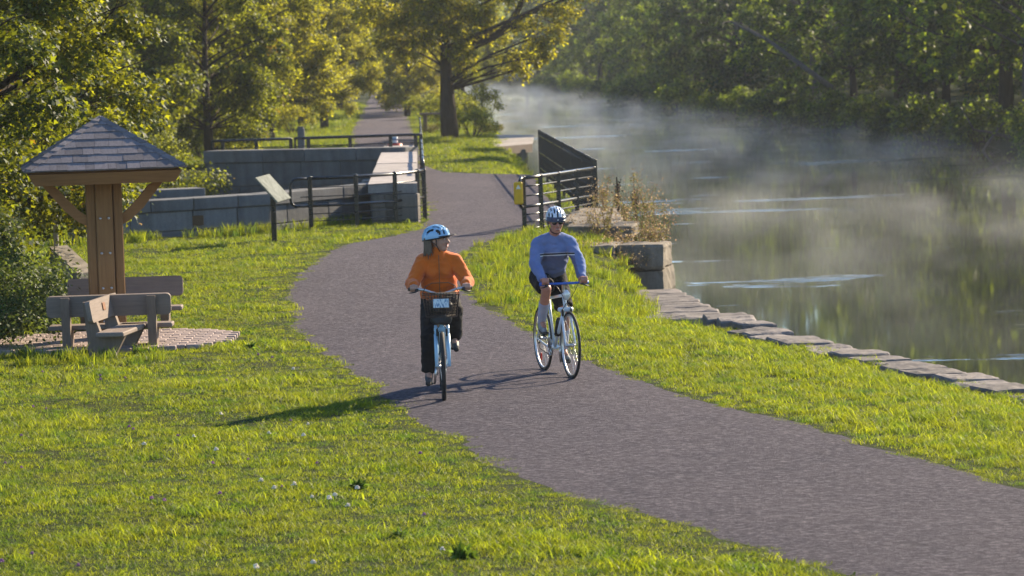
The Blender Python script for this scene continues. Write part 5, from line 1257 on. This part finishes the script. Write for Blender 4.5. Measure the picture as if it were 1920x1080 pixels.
# --- person in orange
hw_ = .275
wj = dict(head=V3(-.01, .0, 1.515), yaw=math.radians(66), pitch=math.radians(-4), neck=V3(-.035, 0, 1.385), pel=V3(-.20, 0, .93),
          sh_r=V3(-.05, -.152, 1.322), sh_l=V3(-.05, .152, 1.322), hand_r=V3(.285, -hw_ + .02, 1.066), hand_l=V3(.285, hw_ - .02, 1.066), el_r=V3(.06, -.268, 1.10), el_l=V3(.06, .272, 1.105),
          hip_r=V3(-.19, -.085, .92), hip_l=V3(-.19, .085, .92))
for sd_, p, out in (('r', wpr, -.01), ('l', wpl, .03)):
    wj['an_' + sd_] = p + V3(-.075, 0, .115); wj['kn_' + sd_] = knee(wj['hip_' + sd_], wj['an_' + sd_], .405, .395, out)
pw, pwb, MW = person(wbike, 'person in orange fleece jacket and blue helmet looking aside while cycling', wj, dict(skin=MAT['skin_w'], smile=.004))
jk = MB(); N_ = wj['neck']; PLV = wj['pel']
jk.capsule(N_ + V3(-.005, 0, -.035), N_ + V3(.012, 0, .022), .080, .068); jk.ell(V3(-.075, 0, 1.255), (.128, .185, .15)); jk.ell(V3(-.06, .055, 1.205), (.13, .085, .085)); jk.ell(V3(-.06, -.055, 1.205), (.13, .085, .085)); jk.ell(V3(-.115, 0, 1.10), (.150, .182, .15)); jk.ell(V3(-.165, 0, .985), (.165, .195, .105))
for s, sd_ in ((-1, 'r'), (1, 'l')):
    sh, el, hb_ = wj['sh_' + sd_], wj['el_' + sd_], wj['hand_' + sd_]; wr = hb_ + V3(-.068, 0, .026)
    jk.capsule(N_ + V3(-.015, s * .03, -.04), sh + V3(0, 0, -.01), .070, .074); jk.capsule(sh + V3(0, 0, -.01), el, .073, .064); jk.capsule(el, wr + (el - wr) * .08, .066, .044); jk.ring(wr + (el - wr) * .06, wr - el, .036, .012, 18, 8)
jo = link('jacket', remeshed(jk, 'jacket', .010, 5, .008), MAT['fleece'], pw)
zp = MB()
zq = [V3(.060, 0, 1.375), V3(.073, 0, 1.31), V3(.076, 0, 1.24), V3(.070, 0, 1.17), V3(.052, 0, 1.10), V3(.02, 0, 1.0)]
zp.tube(zq, .004, 6); zp.build('zip', MAT['plaque_wood'], jo)
pt_ = MB(); pt_.ell(PLV + V3(-.01, 0, -.02), (.15, .182, .115))
for s, sd_ in ((-1, 'r'), (1, 'l')):
    hp, kn, an = wj['hip_' + sd_], wj['kn_' + sd_], wj['an_' + sd_]; pt_.capsule(hp, kn, .105, .082); pt_.tube([kn, kn.lerp(an, .5), kn.lerp(an, .99)], [.082, .074, .076], 14); pt_.ell(kn, (.082, .082, .082))
link('trousers', remeshed(pt_, 'trousers', .011, 4, .006), MAT['black_cloth'], pw)
for s, sd_ in ((-1, 'r'), (1, 'l')): shoe(pw, wj['an_' + sd_], V3(1, s * .08, -.10 if sd_ == 'l' else -.05), MAT['shoe'])
helmet(pw, MW, basic('blue_helmet_shell', (.28, .50, .72), .22, 0, .06, 8, .02, 60, .6), True)
hr = MB()
def HP(*a): return MW @ Vector(a)
for s in (-1, 1):
    for k in range(5):
        a_ = -.045 - .016 * k; hr.capsule(HP(a_, s * .074, .03), HP(a_ - .008, s * .078, -.06), .011, .012, 8); hr.capsule(HP(a_ - .008, s * .078, -.06), HP(a_ + .012 - .01 * k, s * .084, -.150 - .016 * (k % 3)), .012, .004, 8)
    hr.capsule(HP(.035, s * .070, .045), HP(.005, s * .080, .010), .008, .006, 8)
for k in range(7): y_ = -.07 + .023 * k; hr.capsule(HP(-.085, y_ * .9, .02), HP(-.098, y_ * .9, -.07), .014, .014, 8); hr.capsule(HP(-.098, y_ * .9, -.07), HP(-.085, y_ * .9, -.15 - .012 * (k % 3)), .014, .004, 8)
hr.capsule(HP(.075, .05, .062), HP(.088, -.02, .064), .012, .010, 8)
link('hair', remeshed(hr, 'hair', .007, 1), MAT['hair_w'], pw)
# --- person in blue
mj = dict(head=V3(.19, .0, 1.585), yaw=math.radians(-6), pitch=math.radians(9), neck=V3(.11, 0, 1.455), pel=V3(-.20, 0, 1.02),
          sh_r=V3(.075, -.165, 1.365), sh_l=V3(.075, .165, 1.365), hand_r=V3(.425, -.205, .985), hand_l=V3(.425, .205, .985), el_r=V3(.19, -.235, 1.155), el_l=V3(.19, .238, 1.155),
          hip_r=V3(-.19, -.09, 1.0), hip_l=V3(-.19, .09, 1.0))
for sd_, p, out in (('r', mpr, -.03), ('l', mpl, .0)):
    mj['an_' + sd_] = p + V3(-.075, 0, .115); mj['kn_' + sd_] = knee(mj['hip_' + sd_], mj['an_' + sd_], .44, .43, out)
pmn, pmb, MM = person(mbike, 'person in blue sweater, black shorts and sunglasses cycling towards the camera', mj, dict(skin=MAT['skin_m'], glasses=True, smile=.002))
t = NT('blue_sweater'); tc = t.n('ShaderNodeTexCoord'); sx = t.n('ShaderNodeSeparateXYZ'); t.l(tc.outputs['Object'], sx.inputs[0])
inb = t.math('LESS_THAN', t.math('ABSOLUTE', sx.outputs[1]), .185)
hgt = t.math('SUBTRACT', sx.outputs[2], 1.252)
low_ = t.math('MULTIPLY', t.math('LESS_THAN', hgt, 0.0), inb)
blk = t.math('MULTIPLY', t.math('LESS_THAN', t.math('ABSOLUTE', hgt), .007), inb); wht = t.math('MULTIPLY', t.math('LESS_THAN', t.math('ABSOLUTE', t.math('ADD', hgt, .013)), .006), inb); wh2 = t.math('MULTIPLY', t.math('LESS_THAN', t.math('ABSOLUTE', t.math('SUBTRACT', hgt, .012)), .004), inb)
c = t.ramp(t.noise(10, 4), [(.3, (.135, .19, .37)), (.7, (.18, .24, .44))]); c = t.mixc(low_, c, (.125, .145, .255)); c = t.mixc(blk, c, (.01, .01, .015)); c = t.mixc(wht, c, (.6, .6, .62)); c = t.mixc(wh2, c, (.35, .35, .42))
MAT['sweater'] = t.principled(c, .85, 0, .2, t.bump(t.math('ADD', t.noise(300, 2), t.math('MULTIPLY', t.noise(24, 4), 2.0)), .35, .004))
sw = MB(); N_ = mj['neck']; PLV = mj['pel']
sw.capsule(N_ + V3(-.03, 0, -.06), N_ + V3(-.02, 0, -.035), .088, .076); sw.ell(V3(.03, 0, 1.30), (.135, .188, .145), Matrix.Rotation(.35, 3, 'Y')); sw.ell(V3(-.04, 0, 1.20), (.140, .180, .15), Matrix.Rotation(.35, 3, 'Y')); sw.ell(V3(-.10, 0, 1.12), (.150, .174, .12), Matrix.Rotation(.3, 3, 'Y')); sw.ell(V3(-.15, 0, 1.07), (.14, .18, .09))
for s, sd_ in ((-1, 'r'), (1, 'l')):
    sh, el, hb_ = mj['sh_' + sd_], mj['el_' + sd_], mj['hand_' + sd_]; wr = hb_ + V3(-.068, 0, .026)
    sw.capsule(N_ + V3(-.03, s * .03, -.045), sh + V3(0, 0, -.01), .072, .072); sw.capsule(sh + V3(0, 0, -.01), el, .073, .060); sw.capsule(el, wr + (el - wr) * .06, .060, .043); sw.ring(wr + (el - wr) * .05, wr - el, .037, .012, 18, 8)
link('sweater', remeshed(sw, 'sweater', .010, 5, .008), MAT['sweater'], pmn)
shn = MB(); shn.ell(PLV + V3(0, 0, -.03), (.15, .182, .12))
for s, sd_ in ((-1, 'r'), (1, 'l')):
    hp, kn = mj['hip_' + sd_], mj['kn_' + sd_]; shn.capsule(hp, hp.lerp(kn, .4), .11, .105); shn.tube([hp.lerp(kn, .2), hp.lerp(kn, .5), hp.lerp(kn, .84)], [.105, .102, .096], 16)
link('shorts', remeshed(shn, 'shorts', .011, 4, .005), MAT['black_cloth'], pmn)
for s, sd_ in ((-1, 'r'), (1, 'l')):
    kn, an = mj['kn_' + sd_], mj['an_' + sd_]; sk = MB(); q = an + (kn - an) * .58; sk.tube([an + V3(0, 0, -.02), an.lerp(q, .4), q], [.042, .050, .058], 14); link('sock', remeshed(sk, 'sock', .008, 2), MAT['sock'], pmn)
    shoe(pmn, an, V3(1, s * .06, -.12 if sd_ == 'r' else -.04), MAT['shoe_grey'])
helmet(pmn, MM, basic('silver_helmet_shell', (.66, .72, .80), .22, 0, .05, 8, .02, 60, .6), False, basic('dark_blue_band', (.05, .07, .13), .3))
gl = MB(); gl.tube([MM @ Vector((.0, -.083, .016)), MM @ Vector((.085, -.066, .016)), MM @ Vector((.106, -.035, .018)), MM @ Vector((.110, 0, .018)), MM @ Vector((.106, .035, .018)), MM @ Vector((.085, .066, .016)), MM @ Vector((.0, .083, .016))], .0045, 6)
go_ = gl.build('sunglasses', MAT['plastic'], pmn)
for s in (-1, 1):
    MB().ell(MM @ Vector((.101, s * .033, .006)), (.009, .027, .019), MM.to_3x3() @ Matrix.Rotation(s * .3, 3, 'Z'), 14, 9).build('lens', basic('dark_lens', (.012, .010, .010), .08, 0, .05, 8, 0, 60, .8), go_)
hr = MB()
for s in (-1, 1): hr.ell(MM @ Vector((-.045, s * .076, -.005)), (.035, .012, .035), MM.to_3x3())
hr.ell(MM @ Vector((-.085, 0, -.02)), (.03, .06, .05), MM.to_3x3()); link('hair', remeshed(hr, 'hair', .007, 2), MAT['hair_m'], pmn)

# ------------------------------------------------------------------ small flowers in the lawn
MAT['petal'] = basic('clover_white', (.80, .70, .56), .7, 0, .2, 80, .3); MAT['petal_purple'] = basic('clover_purple', (.30, .12, .26), .7, 0, .3, 80, .3)
fl = MB(); rq = random.Random(2)
for k in range(26):
    a = rq.uniform(0, 6.28); z = rq.uniform(-.3, 1); q = math.sqrt(max(0, 1 - z * z)); d = Vector((math.cos(a) * q, math.sin(a) * q, z)); fl.capsule(d * .004, d * .015, .003, .004, 5)
flm = fl.mesh('blossom'); stm = MB().tube([(0, 0, -.06), (.004, 0, -.02), (0, 0, 0)], .002, 5).mesh('stalk')
def blossom(px, py, mat, lab, grp, sc=1.0):
    p = G(px, py, .06); e = empty('clover_flower', p, rq.uniform(0, 6), lab, 'flower', grp); e.scale = (sc,) * 3
    me = flm if mat == 'petal' else flm2; link('blossom', me, MAT[mat], e); link('stalk', stm, MAT['leaf_clover'], e)
flm2 = flm.copy()
for (px, py) in [(415, 776), (364, 818), (405, 843), (505, 812), (569, 816), (577, 795), (514, 915), (489, 901), (551, 908), (617, 934), (628, 928), (670, 915), (585, 932), (830, 1030), (587, 1055), (480, 1063), (550, 692), (270, 833), (652, 948)]: blossom(px, py, 'petal', 'small white clover flower in the lawn', 'white clover flowers in the lawn', rq.uniform(.8, 1.25))
for (px, py) in [(80, 697), (188, 704), (188, 711), (235, 708), (62, 762), (86, 766), (40, 816), (10, 868), (40, 876), (165, 738), (242, 800), (250, 804), (333, 817), (412, 925), (465, 861), (399, 868), (528, 912), (594, 868), (284, 934), (308, 938), (3, 1052), (60, 1038), (146, 1060), (545, 788), (788, 850), (795, 965), (425, 713), (484, 665), (510, 670)]: blossom(px, py, 'petal_purple', 'small purple clover flower in the lawn', 'purple clover flowers in the lawn', rq.uniform(.7, 1.0))
# leafy rosettes
for (px, py, sc, lab) in [(672, 916, 2.0, 'dark leafy plantain tuft in the lawn with a white flower'), (868, 1050, 2.6, 'broad dark weed tuft at the lower edge of the lawn'), (750, 1010, 1.8, 'small leafy tuft in the lawn left of the broad dark one'), (470, 656, 2.2, 'leafy green weed by the front bench legs')]:
    p = G(px, py); e = tag(link('weed_tuft', rosette(int(px), 130, .040 * sc, MAT['leaf_clover']), None), lab, 'plant'); e.location = p
for k, (px, py, sc) in enumerate([(262, 668, 2.0), (285, 664, 1.7), (330, 440, 3.0), (300, 445, 2.4)]):
    p = G(px, py); e = tag(link('weed_tuft', rosette(60 + k, 40, .06 * sc, MAT['leaf_clover']), None), ['leafy weed at the foot of the front bench, nearest its right leg', 'small leafy weed beside the right front bench leg', 'round leafy weed against the low stone wall below the plaque', 'smaller leafy weed left of the round one at the low wall'][k], 'plant'); e.location = p
